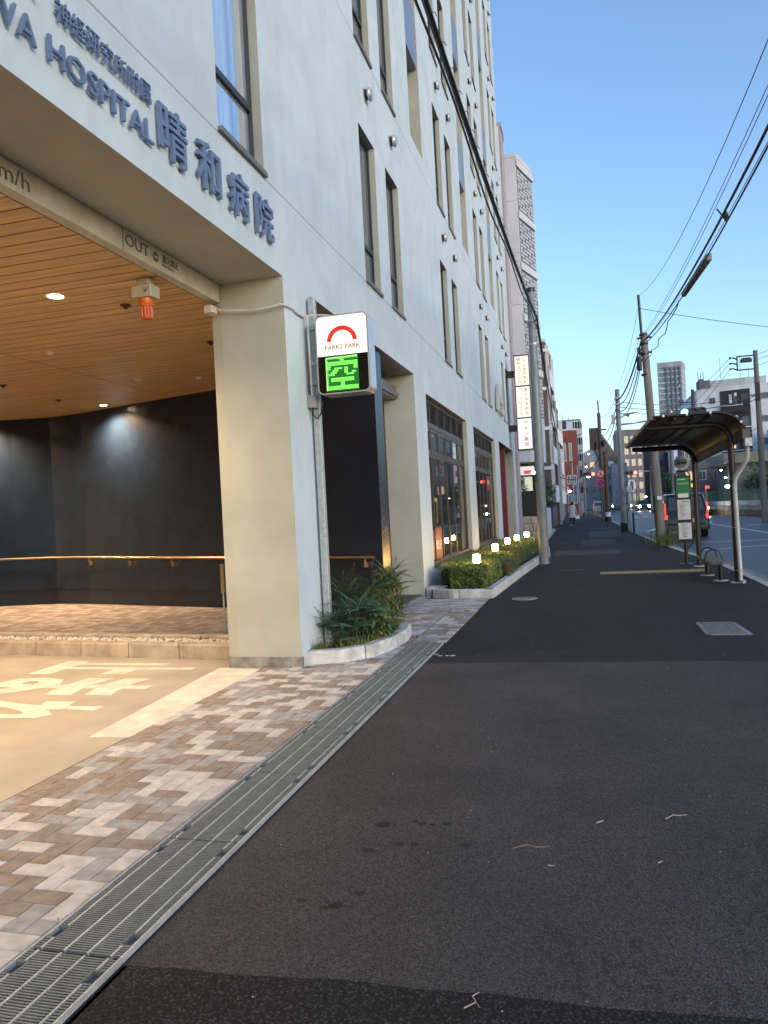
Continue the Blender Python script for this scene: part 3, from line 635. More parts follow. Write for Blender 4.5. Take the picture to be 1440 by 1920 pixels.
mb=MB(); text(mb,'Cure',(FX+.05,26.2,5.15),YD,ZD,w=1.2,h=.28,depth=.06,bold=.03); text(mb,'Works',(FX+.05,26.2,4.82),YD,ZD,w=1.5,h=.27,depth=.06,bold=.03); mb.build('letter',mat('brushed_metal',(.6,.55,.48),.35,.7,var=.1),lg)
mb=MB(); prof=[(25.5,4.85),(25.85,4.78),(26.1,4.9),(26.12,5.3),(25.95,5.6),(25.82,5.75),(25.6,5.4),(25.48,5.1)]
mb.extr(prof,lambda u,v,t:(t,u,v),FX+.03,FX+.10); mb.build('leaf_shape',MATS['brushed_metal'],lg)
# ================================================================== GARAGE INTERIOR
def stones(mb,path,w,z0,z1,L,side=1,gap=.012,bev=.02):
    """kerb stones following a polyline; w to the left(side=1)/right(-1) of travel"""
    P=[Vector(p) for p in path]; seg=[(P[i+1]-P[i]).length for i in range(len(P)-1)]; T=sum(seg)
    def at(s):
        s=max(0,min(T,s))
        for i,q in enumerate(seg):
            if s<=q or i==len(seg)-1: 
                d=(P[i+1]-P[i]).normalized(); return P[i]+d*s,i
            s-=q
    def off(s):
        p,i=at(s); a,_=at(s-.02); b,_=at(s+.02); d=(b-a).normalized(); return p,Vector((-d.y,d.x))*side
    n=max(1,round(T/L))
    for k in range(n):
        s0,s1=T*k/n+gap/2,T*(k+1)/n-gap/2; m=max(1,int((s1-s0)/.08)) if len(P)>2 else 1
        rings=[]
        for j in range(m+1):
            p,nn=off(lerp(s0,s1,j/m)); q=lambda o,z:(p.x+nn.x*o,p.y+nn.y*o,z)
            rings.append([q(0,z0),q(0,z1-bev),q(bev*.8,z1),q(w-bev*.8,z1),q(w,z1-bev),q(w,z0)])
        vs=[v for r in rings for v in r]; fs=[]
        for j in range(m):
            for e in range(6):
                f=(j*6+e,j*6+(e+1)%6,(j+1)*6+(e+1)%6,(j+1)*6+e); fs.append(f if side==-1 else f[::-1])
        fs+=[tuple(range(6)) if side==1 else tuple(range(5,-1,-1)),tuple(range(m*6+5,m*6-1,-1)) if side==1 else tuple(range(m*6,m*6+6))]
        mb.add(vs,fs)
M_KW=mat('kerb_concrete_warm',(.42,.36,.29),.85,var=.3,vscale=5,bump=.3,bscale=60,var2=(.27,.225,.18))
kb=MB(); stones(kb,[(-3.74,7.31),(-7.1,7.66),(-14.1,8.35)],.15,.002,.172,.68,side=-1); one(kb,'garage_kerb',M_KW,'front row of stained kerb stones along the driveway inside the garage','kerb')
kb=MB(); stones(kb,[(-3.74,7.80),(-7.1,8.14),(-14.1,8.83)],.10,.002,.185,.68,side=-1); one(kb,'garage_kerb',M_KW,'rear row of kerb stones behind the white gravel strip','kerb')
gv=MB(); rg=random.Random(5)
for i in range(2600):
    x=-3.76-abs(rg.random()**1.15)*8.5; y=7.31+(-3.74-x)*.104+.17+rg.random()*.3; s=rg.uniform(.009,.022); a=rg.uniform(0,3)
    ca,sa=math.cos(a)*s,math.sin(a)*s; z=.128+rg.random()*.02
    gv.add([(x+ca,y+sa,z),(x-sa,y+ca,z),(x-ca,y-sa,z),(x+sa,y-ca,z),(x,y,z+s*.9)],[(0,1,4),(1,2,4),(2,3,4),(3,0,4)])
one(gv,'gravel',mat('white_gravel',(.62,.58,.52),.9,var=.25,vscale=60),'strip of small white gravel between the two garage kerbs','gravel',kind='stuff')
g=MB(); g.slab([(-3.74,7.46),(-14.1,8.5),(-14.1,8.84),(-3.74,7.81)],.001,.13); struct(g,'gravel_bed',MATS['planter_soil'])
g=MB(); g.slab([(-3.6,7.9),(-14.1,8.95),(-14.1,12.9),(-2.86,12.9),(-2.86,10.3),(-3.38,9.6),(-3.38,7.9)],.001,.045,m=3)
herring(g,-12.2,-3.42,7.9,12.75,.055,lambda x,y: y>7.92+(-3.74-x)*.104 and y<WL[0][1]+( -x-2.85)*.36 and (x<-5.8 or y<11.5) ,9,u=.1,gap=.004)
struct(g,'paving',[mat('walk_paver_light',(.26,.22,.19),.85,var=.15,vscale=12,bump=.2,bscale=100),mat('walk_paver_tan',(.15,.11,.085),.85,var=.15,vscale=12),mat('walk_paver_grey',(.17,.155,.145),.85,var=.15,vscale=12),MP[3]])
# handrail along the navy wall with a free standing end post
M_RAIL=mat('handrail_bronze',(.45,.32,.20),.28,.85,var=.05)
hr=thing('handrail','bronze handrail fixed on small brackets along the navy wall','handrail',(-5.9,11.3,.9))
rp=[(-2.96,10.29,.88),(-5.86,11.31,.895),(-9.3,12.28,.96),(-10.1,12.39,.97),(-10.9,12.25,.98),(-13.5,11.5,1.02)]
b=MB(); b.tube(rp,.021,10); b.build('rail',M_RAIL,hr,smooth=True)
for i in (0,1,4):
    a,c=Vector(rp[i]),Vector(rp[i+1]); n=int((c-a).length/1.05)
    for j in range(n+1):
        if i>0 and j==0: continue
        p=a.lerp(c,(j+.12)/(n+.25)); b=MB(); b.box(p.x-.03,p.y+.03,p.z-.15,p.x+.03,p.y+.088,p.z-.075); b.box(p.x-.012,p.y-.005,p.z-.09,p.x+.012,p.y+.04,p.z-.018)
        b.build('bracket',M_RAIL,hr)
ps_=thing('guard_post','thin steel post with a flat top plate standing behind the garage pillar','post',(-4.2,8.05,.05))
b=MB(); b.tube([(-4.20,8.05,.05),(-4.20,8.05,.95)],.012,8); b.build('post',M_GALV,ps_,smooth=True)
b=MB(); b.bbox(-4.225,8.035,.66,-4.175,8.065,1.0,.008); b.build('plate',M_RAIL,ps_)
# ceiling lamps
M_DL=glow('downlight_lens',(1,.78,.45),30)
dlk=0
def downlight(x,y,e,label,cone=150,blend=.9,tilt=None,r=.075,lc=(1,.70,.40)):
    t=thing('ceiling_downlight',label,'downlight',(x,y,3.728),'recessed downlights in the garage ceiling')
    b=MB(); b.disc((x,y,3.724),r+.018,'z',22,r0=r,t=.008); b.build('trim_ring',M_WHITE,t)
    b=MB(); b.disc((x,y,3.7255),r,'z',22,t=.002); b.build('lens',M_DL,t)
    l=bpy.data.lights.new('downlight_light','SPOT'); l.energy=e; l.spot_size=R(cone); l.spot_blend=blend; l.color=lc; l.shadow_soft_size=.07
    o=bpy.data.objects.new('downlight_light',l); COL.objects.link(o); o.parent=t; o.location=(0,0,-.03)
    if tilt: o.rotation_euler=tilt
    return t
DE=238
downlight(-4.76,6.06,DE,'round lit downlight nearest to the orange beacon in the boarded ceiling')
downlight(-4.9,3.0,DE,'lit downlight in the boarded ceiling, beyond the left photo edge towards the street')
downlight(-4.9,-.2,DE*.8,'lit downlight in the boarded ceiling close to the camera side')
downlight(-8.3,6.1,DE,'lit downlight deep in the garage over the lettering')
downlight(-8.3,2.6,DE*.8,'lit downlight deep in the garage behind the left photo edge')
downlight(-8.35,11.78,640,'small lit downlight washing the navy wall with a bright pool',150,1.0,r=.06,lc=(1,.67,.40))
downlight(-11.4,11.78,640,'lit downlight washing the far left part of the navy wall',150,1.0,r=.06,lc=(1,.67,.40))
for i,(x,y) in enumerate(((-4.36,6.6),(-8.38,9.39),(-8.6,10.9),(-4.37,8.38))):
    b=MB(); b.disc((x,y,3.724),.055,'z',18,t=.01); b.lathe([(.02,-.03),(.03,0)],(x,y,3.72),10)
    one(b,'sprinkler_head',mat('sprinkler_red',(.10,.02,.015),.5,var=0),['dark red round ceiling sprinkler beside the orange beacon','dark ceiling sprinkler at the left photo edge','dark ceiling sprinkler next to the small bright wall washer','dark ceiling sprinkler half hidden by the garage pillar'][i],'sprinkler','ceiling sprinklers')
for i,(x,y) in enumerate(((-6.36,7.94),(-6.44,9.96),(-5.6,10.3))):
    b=MB(); b.lathe([(.035,-.03),(.05,-.012),(.055,0)],(x,y,3.729),16); one(b,'smoke_detector',M_WHITE,['small white round detector left on the ceiling seam','small white round detector to the right on the ceiling seam','small white detector nearest to the navy wall'][i],'detector','ceiling detectors')
# orange beacon
bc=thing('warning_beacon','orange rotating warning beacon hanging under a grey box from the ceiling','beacon',(-3.86,5.9,3.73))
cx,cy=-3.74,5.98
b=MB(); b.bbox(cx-.06,cy-.05,3.66,cx+.06,cy+.05,3.729,.005); b.bbox(cx-.10,cy-.075,3.55,cx+.10,cy+.075,3.66,.008); b.build('mounting_box',mat('beacon_box_grey',(.42,.40,.34),.5,var=.05),bc)
b=MB(); b.lathe([(.018,0),(.018,.006)],(cx+.05,cy-.083,3.605),12,0,'y'); b.build('lock',M_GALV,bc)
M_OR=mat('orange_plastic',(.60,.13,.02),.35,var=.0); 
b=MB(); b.lathe([(.062,-.07),(.066,-.065),(.066,0)],(cx,cy,3.549),20); b.build('collar',M_OR,bc,smooth=True)
M_OL=mat('orange_lens',(.42,.07,.012),.06,var=0,spec=1.,emit=(1,.18,.03),es=.04)
b=MB(); b.lathe([(.02,-.115),(.044,-.112),(.048,-.10),(.05,-.02),(.056,0)],(cx,cy,3.478),20)
for k in range(10):
    a=2*math.pi*k/10; b.tube([(cx+.05*math.cos(a),cy+.05*math.sin(a),3.38),(cx+.053*math.cos(a),cy+.053*math.sin(a),3.47)],.004,5)
b.build('lens_dome',M_OL,bc,smooth=True)
# ================================================================== LIT PARKING SIGN
sg=thing('parking_sign','lit white parking sign with a red arch above a green dot display','sign',(-2.35,7.3,2.77))
x0,x1,yf,yb,z0,z1=-2.632,-2.062,7.36,7.60,2.765,3.585
def rrect(x0,x1,z0,z1,r,n=6):
    P=[]
    for cx_,cz_,a0 in ((x1-r,z1-r,0),(x0+r,z1-r,90),(x0+r,z0+r,180),(x1-r,z0+r,270)):
        for i in range(n+1):
            a=R(a0+90*i/n); P.append((cx_+r*math.cos(a),cz_+r*math.sin(a)))
    return P
b=MB(); b.extr(rrect(x0,x1,z0,z1,.06),lambda u,v,t:(u,t,v),yf+.012,yb); b.build('case',mat('case_aluminium',(.55,.57,.60),.35,.5,var=.05),sg)
fr=MB(); P=rrect(x0,x1,z0,z1,.06); Q=rrect(x0+.014,x1-.014,z0+.014,z1-.014,.048); n=len(P)
vs=[(u,yf,v) for u,v in P]+[(u,yf,v) for u,v in Q]+[(u,yf+.011,v) for u,v in P]+[(u,yf+.011,v) for u,v in Q]
fr.add(vs,[(k,n+k,n+(k+1)%n,(k+1)%n) for k in range(n)]+[(k,(k+1)%n,2*n+(k+1)%n,2*n+k) for k in range(n)]+[(n+k,3*n+k,3*n+(k+1)%n,n+(k+1)%n) for k in range(n)]); fr.build('rim',mat('rim_grey',(.4,.39,.36),.4,.3,var=0),sg)
zs_=3.165
Pt=[p for p in rrect(x0+.015,x1-.015,z0+.015,z1-.015,.047)]
b=MB(); up=[(u,v) for u,v in Pt if v>zs_]; up=[(x1-.015,zs_)]+up+[(x0+.015,zs_)]
b.extr(up,lambda u,v,t:(u,t,v),yf+.011,yf+.004); b.build('lit_face',glow('sign_face_lit',(1,.96,.78),.72,sample=True),sg)
b=MB(); dn=[(u,v) for u,v in Pt if v<zs_]; dn=[(x0+.015,zs_-.001)]+dn+[(x1-.015,zs_-.001)]
b.extr(dn,lambda u,v,t:(u,t,v),yf+.011,yf+.0045); b.build('display_panel',mat('display_black',(.004,.006,.005),.08,var=0,spec=.6),sg)
MRD=glow('sign_red',(1,.015,.0),.42)
b=MB(); b.disc((-2.345,yf+.0025,3.30),.165,'y',28,r0=.118,a0=3,a1=177,t=.003); b.build('arch_logo',MRD,sg)
b=MB(); text(b,'PARKS PARK',(-2.535,yf+.003,3.222),XD,ZD,w=.385,h=.052,depth=.002,bold=.012); b.build('lettering',glow('sign_red_text',(.5,.03,.01),.3),sg)
bits=["......###.......",".......##.......","################","################","##............##","##..####.##...##","...###...##.....","..###....##..##.",".###......####..","................","..############..","..############..",".......##.......",".......##.......","################","################"]
mg=glow('led_green',(.14,1,.07),1.3,sample=True); mgb=glow('led_dim_green',(.0,.30,.01),.25)
lx0,lx1,lz0,lz1=-2.525,-2.19,2.80,3.14; cw_=(lx1-lx0)/16
b=MB(); b.box(lx0-.008,yf+.002,lz0-.008,lx1+.008,yf+.0044,lz1+.008); b.build('led_board',mgb,sg)
b=MB()
for r in range(16):
    for c in range(16):
        x=lx0+(c+.5)*cw_; z=lz1-(r+.5)*cw_
        if bits[r][c]=='#': b.disc((x,yf-.001,z),cw_*.46,'y',6,t=.005)
        elif r in(0,) or c in (0,): b.disc((x,yf+.0005,z),cw_*.25,'y',5,t=.003)
b.build('led_dots',mg,sg)
b=MB(); b.tube([(lx0-.004,yf-.001,lz0),(lx0-.004,yf-.001,lz1),(lx1,yf-.001,lz1+.004)],.006,5); b.build('led_border',glow('led_border',(.5,1,.35),.6),sg)
sp=thing('sign_pole','square galvanised pole with clamps carrying the parking sign, rising from the planter','pole',(-2.78,7.62,.1))
b=MB(); b.bbox(-2.775,7.56,.10,-2.70,7.635,3.86,.006); b.build('post',M_GALV2,sp)
for zc in (3.52,3.14,2.93):
    b=MB(); b.box(-2.79,7.53,zc-.02,-2.63,7.555,zc+.02); b.box(-2.79,7.64,zc-.02,-2.63,7.66,zc+.02); b.build('clamp',M_GALV,sp)
b=MB(); b.bbox(-2.80,7.46,2.66,-2.705,7.555,2.80,.008); b.build('junction_box',mat('box_grey',(.25,.26,.27),.5,var=.05),sp)
b=MB(); b.tube([(-2.75,7.5,2.66),(-2.745,7.48,2.58),(-2.70,7.5,2.54),(-2.66,7.5,2.6),(-2.64,7.5,2.72)],.009,6); b.build('drop_cable',M_WIRE,sp,smooth=True)
b=MB(); b.tube([(-2.77,7.44,3.63),(-2.74,7.44,3.62),(-2.735,7.45,2.83),(-2.74,7.47,2.80)],.011,8); b.build('conduit',mat('conduit_beige',(.55,.53,.48),.5,var=.05),sp,smooth=True)
jb=MB(); jb.bbox(-3.60,6.78,3.60,-3.50,6.90,3.68,.01); one(jb,'junction_box',mat('junction_plastic',(.55,.53,.47),.5,var=.04),'small beige junction box under the beam beside the pillar','junction box')
jb=MB(); pts=[]
for i in range(22):
    t=i/21; p=Vector((-3.5,6.86,3.65)).lerp(Vector((-2.76,7.42,3.65)),t); 
    x=lerp(-3.5,-2.78,min(1,t*1.35)); y=6.87 if t<.74 else lerp(6.87,7.44,(t-.74)/.26); z=3.645-.05*math.sin(math.pi*min(1,t*1.1)) if t<.9 else 3.62
    pts.append((x,y,z))
jb.tube(pts,.011,8); one(jb,'power_cable',MATS['conduit_beige'],'beige cable sagging from the beam box across the pillar to the lit sign','cable',smooth=True)
jb=MB(); jb.tube([(-2.76,7.43,3.63),(-2.6,7.47,3.63),(-2.45,7.5,3.61),(-2.35,7.52,3.59)],.008,6); one(jb,'sign_cable',MATS['conduit_beige'],'thin cable running over the top of the lit parking sign','cable',smooth=True)
# ================================================================== PLANTERS
kb=MB(); arc=[(-2.81,7.02),(-2.45,7.13),(-2.2,7.42),(-2.08,7.9),(-2.06,8.4),(-2.12,8.85),(-2.3,9.2),(-2.6,9.5),(-2.84,9.7)]
stones(kb,arc,.14,.002,.15,.62,side=1); one(kb,'planter_kerb',M_KERBW,'rounded pale kerb stones around the shrub bed below the parking sign','kerb')
so_=MB(); so_.slab([(-3.45,7.3),(-2.81,7.12),(-2.5,7.25),(-2.33,7.5),(-2.21,7.95),(-2.2,8.4),(-2.25,8.8),(-2.5,9.15),(-2.84,9.4),(-3.45,9.5)],.001,.115); struct(so_,'planter_soil',M_SOIL)
kb=MB(); stones(kb,[(-2.62,12.62),(-2.25,12.40),(-1.56,12.38)],.15,.002,.155,.5,side=1)
stones(kb,[(-1.55,12.40),(-1.39,16.15),(-1.24,19.1),(-1.06,22.0),(-1.22,25),(-1.6,29),(-1.75,31.2)],.15,.002,.155,.6,side=1); one(kb,'planter_kerb',M_KERBW,'long pale kerb stones edging the hedge bed along the sidewalk','kerb')
kb=MB(); kb.bbox(-2.78,12.83,.001,-2.45,13.3,.155,.01); one(kb,'planter_block',M_KERBW,'short concrete block at the foot of the second wall pillar','kerb')
so_=MB(); so_.slab([(-2.78,12.95),(-2.6,12.75),(-2.25,12.54),(-1.70,12.52),(-1.54,16.15),(-1.39,19.1),(-1.25,22.0),(-1.4,25),(-1.8,29),(-1.9,31.2),(-2.78,31.2)],.001,.12); struct(so_,'planter_soil',M_SOIL)
# ---- leaves
def leafmat(name,c0,c1,rough=.5): return mat(name,c0,rough,var=.1,vscale=9,var2=c1,spec=.35)
LG=[leafmat('leaf_deep_green',(.04,.09,.045),(.065,.13,.06)),leafmat('leaf_yellow_green',(.18,.22,.045),(.30,.28,.07)),leafmat('leaf_bronze',(.18,.08,.04),(.14,.12,.04)),leafmat('leaf_mid_green',(.08,.14,.04),(.13,.20,.05)),leafmat('leaf_blue_green',(.07,.15,.10),(.11,.22,.14))]
M_STEM=mat('plant_stem',(.05,.045,.025),.8,var=.1)
def leaf(mb,p,d,up,L,wd,m,fold=.25,droop=.3):
    d=d.normalized(); s=d.cross(up); 
    if s.length<.01: s=d.orthogonal()
    s.normalize(); u=s.cross(d)
    a=p; b=p+d*L*.45; t=p+d*L-u*L*droop
    b=b-u*L*droop*.15
    mb.add([a,b+s*wd/2+u*wd*fold,t,b-s*wd/2+u*wd*fold,b],[(0,1,4),(1,2,4),(4,2,3),(0,4,3)],m)
def rv(rg): return Vector((rg.gauss(0,1),rg.gauss(0,1),rg.gauss(0,1))).normalized()
def frond(mb,st,p,d,L,n,lw,ll,m,rg,droop=.5,asym=0):
    pts=[]; q=Vector(p); dd=Vector(d).normalized(); step=L/n
    for i in range(n+1):
        pts.append(q.copy()); q=q+dd*step; dd=(dd+Vector((0,0,-droop*step*2.2))).normalized()
    st.tube(pts,[.004*(1-.7*i/n) for i in range(n+1)],4)
    for i in range(1,n+1):
        dd=(pts[i]-pts[i-1]).normalized(); s=dd.cross(Vector((0,0,1)))
        if s.length<.05: s=Vector((1,0,0))
        s.normalize(); k=math.sin(math.pi*(.18+.78*i/n))
        for sg_ in (-1,1): leaf(mb,pts[i],dd*.75+s*sg_+Vector((0,0,.12)),Vector((0,0,1)),ll*k*rg.uniform(.8,1.1),lw,m,.15,.25)
    leaf(mb,pts[-1],dd,Vector((0,0,1)),ll*.8,lw,m,.15,.2)
def mahonia(name,c,h,nst,label,seed,fl=.34,m=(0,4,3),spread=.5):
    rg=random.Random(seed); t=thing(name,label,'shrub',(c[0],c[1],.11)); lv=MB(); st=MB()
    for s in range(nst):
        a=rg.uniform(0,6.28); r=rg.uniform(.0,.14); lean=rg.uniform(.05,.5)*spread; b=Vector((c[0]+r*math.cos(a),c[1]+r*math.sin(a),.11)); H=h*rg.uniform(.3,1)
        tp_=b+Vector((math.cos(a)*lean*H,math.sin(a)*lean*H,H*.8)); st.tube([b,b.lerp(tp_,.5)+rv(rg)*.01,tp_],[.008,.007,.006],5)
        k=rg.randint(9,12); mm=m[rg.randrange(len(m))]
        for i in range(k):
            aa=2*math.pi*i/k+rg.uniform(-.2,.2); el=rg.uniform(.1,1.1); frond(lv,st,tp_-Vector((0,0,rg.uniform(0,.1))),(math.cos(aa)*math.cos(el),math.sin(aa)*math.cos(el),math.sin(el)),fl*rg.uniform(.7,1.1),12,.015,.115,mm,rg,rg.uniform(.5,1.1))
    lv.build('foliage',LG,t); st.build('stem',M_STEM,t)
mahonia('mahonia_shrub',(-2.50,7.75),.50,8,'feathery blue green shrub nearest to the sign pole foot',3,m=(4,4,0))
mahonia('mahonia_shrub',(-2.60,8.30),.70,9,'tall feathery dark green shrub with arching fronds in the middle of the bed',8,m=(0,0,4,3))
mahonia('mahonia_shrub',(-2.55,8.85),.84,9,'feathery dark shrub at the back of the bed by the red poster',12,m=(0,4),spread=.7)
mahonia('mahonia_shrub',(-2.62,7.55),.34,5,'low feathery shrub spreading right behind the sign pole foot',18,m=(4,0),fl=.28)
mahonia('mahonia_shrub',(-2.42,8.05),.50,7,'feathery bright green shrub leaning over the kerb in the bed middle',15,m=(3,0),fl=.3)
def bushy(name,c,rx,ry,h,n,label,seed,mm,ls=.05,z0=.11,cat='shrub'):
    rg=random.Random(seed); t=thing(name,label,cat,(c[0],c[1],z0)); lv=MB(); st=MB()
    for s in range(26):
        a=rg.uniform(0,6.28); r=rg.random()**.5; e=Vector((c[0]+rx*.9*r*math.cos(a),c[1]+ry*.9*r*math.sin(a),z0+h*rg.uniform(.5,1)*(1-.3*r*r))); st.tube([(c[0]+.1*math.cos(a)*r,c[1]+.1*math.sin(a)*r,z0),((c[0]+e.x)/2,(c[1]+e.y)/2,z0+(e.z-z0)*.6),e],[.006,.004,.002],4)
    for i in range(n):
        a=rg.uniform(0,6.28); r=rg.random()**.45; zz=rg.random()**.8
        k=math.sqrt(max(.05,1-(abs(zz-.45)/.62)**2)); p=Vector((c[0]+rx*r*k*math.cos(a),c[1]+ry*r*k*math.sin(a),z0+h*zz*(1+.12*math.sin(a*3+seed))))
        d=rv(rg)+Vector((math.cos(a),math.sin(a),.1))*.8; leaf(lv,p,d,Vector((0,0,1)),ls*rg.uniform(.6,1.3),ls*.5,mm[rg.randrange(len(mm))],.1,rg.uniform(.1,.5))
    lv.build('foliage',LG,t); st.build('stem',M_STEM,t); return t
bushy('nandina_shrub',(-2.33,8.35),.20,.30,.46,1500,'broad leaved shrub with bronze and green leaves at the kerb bend',21,(2,3,3,0,2,1))
bushy('nandina_shrub',(-2.40,8.85),.23,.30,.66,1500,'shrub with yellowing upper leaves at the far end of the bed',22,(1,1,3,0,2))
bushy('nandina_shrub',(-2.28,7.95),.16,.22,.34,700,'low round leaved shrub with yellow green leaves beside the kerb',23,(1,3,0,3),ls=.06)
def tuft(c,L,n,label,seed,mm=(1,3)):
    rg=random.Random(seed); lv=MB()
    for i in range(n):
        a=rg.uniform(0,6.28); el=rg.uniform(.5,1.4); p=Vector((c[0]+rg.gauss(0,.035),c[1]+rg.gauss(0,.035),.11)); d=Vector((math.cos(a)*math.cos(el),math.sin(a)*math.cos(el),math.sin(el))); l=L*rg.uniform(.6,1.1); w_=.006
        s=d.cross(Vector((0,0,1))).normalized()*w_; pts=[]
        for k in range(5):
            pts.append(p.copy()); p=p+d*l/4; d=(d+Vector((0,0,-.42))).normalized()
        vs=[]
        for k,q in enumerate(pts): vs+= [q-s*(1-k/4.3),q+s*(1-k/4.3)]
        lv.add(vs,[(2*k,2*k+1,2*k+3,2*k+2) for k in range(4)],mm[rg.randrange(len(mm))])
    one(lv,'lilyturf_tuft',LG,label,'grass tuft','lilyturf tufts along the bed front',loc=(c[0],c[1],.11))
for i,(x,y,l) in enumerate(((-2.80,7.22,'leftmost grassy tuft, in front of the pillar corner'),(-2.70,7.27,'grassy tuft just left of the sign pole'),(-2.52,7.36,'grassy tuft just right of the sign pole'),(-2.43,7.44,'bright grassy tuft, second to the right of the sign pole'),(-2.34,7.58,'grassy tuft at the start of the kerb bend'),(-2.27,7.78,'grassy tuft under the round leaved shrub'),(-2.24,8.1,'small grassy tuft below the bronze leaved shrub'))):
    tuft((x,y),.16,60,l,40+i)
# clipped hedge
def hedge(name,poly_fn,y0,y1,z1fn,label,seed,dens,mm,ls=.028):
    rg=random.Random(seed); t=thing(name,label,'hedge',((poly_fn((y0+y1)/2)[0]+poly_fn((y0+y1)/2)[1])/2,(y0+y1)/2,.12)); core=MB(); lv=MB()
    n=max(3,int((y1-y0)/.25)); prev=None
    for i in range(n+1):
        y=lerp(y0+.05,y1-.05,i/n); a,b=poly_fn(y); zt=z1fn(y)-.05; ring=[(a+.06,y,.12),(a+.05,y,zt-.06),(a+.12,y,zt),(b-.12,y,zt),(b-.05,y,zt-.06),(b-.06,y,.12)]
        o=len(core.v); core.v.extend(ring)
        if i>0:
            for e in range(5): core.f.append((o+e,o+e+1,o-6+e+1,o-6+e)); core.m.append(0)
        if i in(0,n): core.f.append(tuple(range(o,o+6)) if i==0 else tuple(range(o+5,o-1,-1))); core.m.append(0)
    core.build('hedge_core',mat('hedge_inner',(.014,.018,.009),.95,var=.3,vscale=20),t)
    for i in range(dens):
        y=rg.uniform(y0,y1); a,b=poly_fn(y); zt=z1fn(y)+.02*math.sin(y*7)+.015*math.sin(y*17+a); f=rg.random(); end=False
        if f<.5: p=Vector((rg.uniform(a,b),y,zt+rg.gauss(0,.014)-.02)); nn=Vector((0,0,1))
        elif f<.76: zz=rg.uniform(.14,zt); p=Vector((b-.02+rg.gauss(0,.016)+.02*math.sin(y*9+zz*12),y,zz)); nn=Vector((1,0,.2))
        elif f<.84: p=Vector((a+.02+rg.gauss(0,.016),y,rg.uniform(.14,zt))); nn=Vector((-1,0,.2))
        else: p=Vector((rg.uniform(a,b),y0+.02+rg.gauss(0,.018),rg.uniform(.14,zt))); nn=Vector((0,-1,.2))
        m=mm[int(abs(math.sin(p.y*2.1+p.x*3+p.z*5))*len(mm)*.99)] if rg.random()<.6 else mm[rg.randrange(len(mm))]
        leaf(lv,p,nn*1.0+rv(rg)*1.1,rv(rg),ls*rg.uniform(.7,1.4),ls*.55,m,.1,.1)
    lv.build('foliage',LG,t)
hx=lambda y:(-2.42,-1.72+.0*(y)) 
def hxa(y): return (-2.66,-2.3)
hedge('boxwood_hedge',lambda y:(-2.62,-2.28),13.15,15.2,lambda y:.50,'rear hedge corner stepping back towards the shop window',31,4200,(3,3,0,1))
hedge('boxwood_hedge',lambda y:(-2.30,-1.70+.045*(y-12.6)*.4),12.62,15.4,lambda y:.52,'nearest clipped box hedge block at the planter corner',32,15000,(3,3,0,1,3))
hedge('boxwood_hedge',lambda y:(-2.60,-1.66+.022*(y-15.4)),15.4,18.6,lambda y:.50,'second clipped hedge block carrying two garden lamps',33,9000,(3,1,0,3,2))
hedge('boxwood_hedge',lambda y:(-2.60,-1.58+.03*(y-18.6)),18.6,24.2,lambda y:.50,'far clipped hedge block behind the grey lamp pole',34,9000,(3,1,0,3))
hedge('azalea_shrub',lambda y:(-1.92,-1.52+.02*(y-14.8)),14.7,16.6,lambda y:.40,'brownish azalea bush bulging at the planter kerb',35,5200,(2,2,3,0),.03)
# garden lamps
M_LAMP=glow('garden_lamp_glass',(1,.58,.17),48,sample=True)
for i,(x,y,l) in enumerate(((-1.90,13.1,'glowing garden lamp nearest to the camera on the hedge'),(-1.98,16.6,'glowing garden lamp, second along the hedge'),(-2.0,19.5,'glowing garden lamp in the middle of the row'),(-1.93,21.4,'glowing garden lamp, fourth along the hedge'),(-1.80,23.3,'farthest glowing garden lamp in front of the stone wall'))):
    t=thing('garden_lamp',l,'garden lamp',(x,y,.12),'globe lamps along the hedge'); zb=.535
    b=MB(); b.tube([(x,y,.12),(x,y,zb+.01)],.022,10); b.lathe([(.035,0),(.035,.02)],(x,y,zb-.01),14); b.build('post',M_BLACK,t)
    b=MB(); b.lathe([(.042,0),(.060,.012),(.066,.04),(.066,.115),(.058,.142),(.03,.152)],(x,y,zb+.011),20); b.build('lamp_globe',M_LAMP,t,smooth=True)
# ================================================================== BUS SHELTER
sh=thing('bus_shelter','dark brown bus shelter with curved ribbed roof beside the kerb','bus shelter',(2.4,15.6,0))
FR=[(2.45,13.93,2.74),(2.31,17.38,2.60)]
for (px,py,zt) in FR:
    b=MB(); pts=[(px,py,0)]+[(px,py,zt-.35)]+[(px-.32+.32*math.cos(R(a)),py,zt-.32+.32*math.sin(R(a))) for a in range(15,91,15)]+[(px-.6,py,zt+.0),(1.22,py,zt+.005),(1.05,py,zt+.02)]
    b.tube(pts,[.052]*(len(pts)-1)+[.045],12); b.build('frame_post',M_BROWNM,sh,smooth=True)
    b=MB(); b.bbox(px-.11,py-.11,.001,px+.11,py+.11,.015,.01); b.build('base_plate',M_KERB,sh)
def roofprof(n=44):
    P=[]
    for i in range(n+1):
        t=i/n
        if t<.52: u=lerp(1.18,2.12,t/.52); v=.15+.0*t
        else:
            a=R(90-82*(t-.52)/.48); u=2.12+.50*math.cos(a); v=-.25+.40*math.sin(a)
        P.append((u,v))
    return P
P=roofprof(); ya,yb=13.50,17.78
def rz(y): return lerp(2.74,2.60,(y-13.93)/3.45)
def rx(y): return lerp(0,-.22,(y-13.5)/4.28)
n=len(P); b=MB(); M_ROOF=mat('shelter_roof_sheet',(.075,.058,.047),.35,.2,var=.08)
ny=26
for th in (0,1):
    for j in range(ny*2+1):
        y=lerp(ya,yb,j/(ny*2)); c=.015*(1 if j%2 else -1)
        for (u,v) in P: b.v.append((u+rx(y)+(c if v<.1 else 0),y,v+rz(y)+(c if v>.1 else 0)*.3-th*.012))
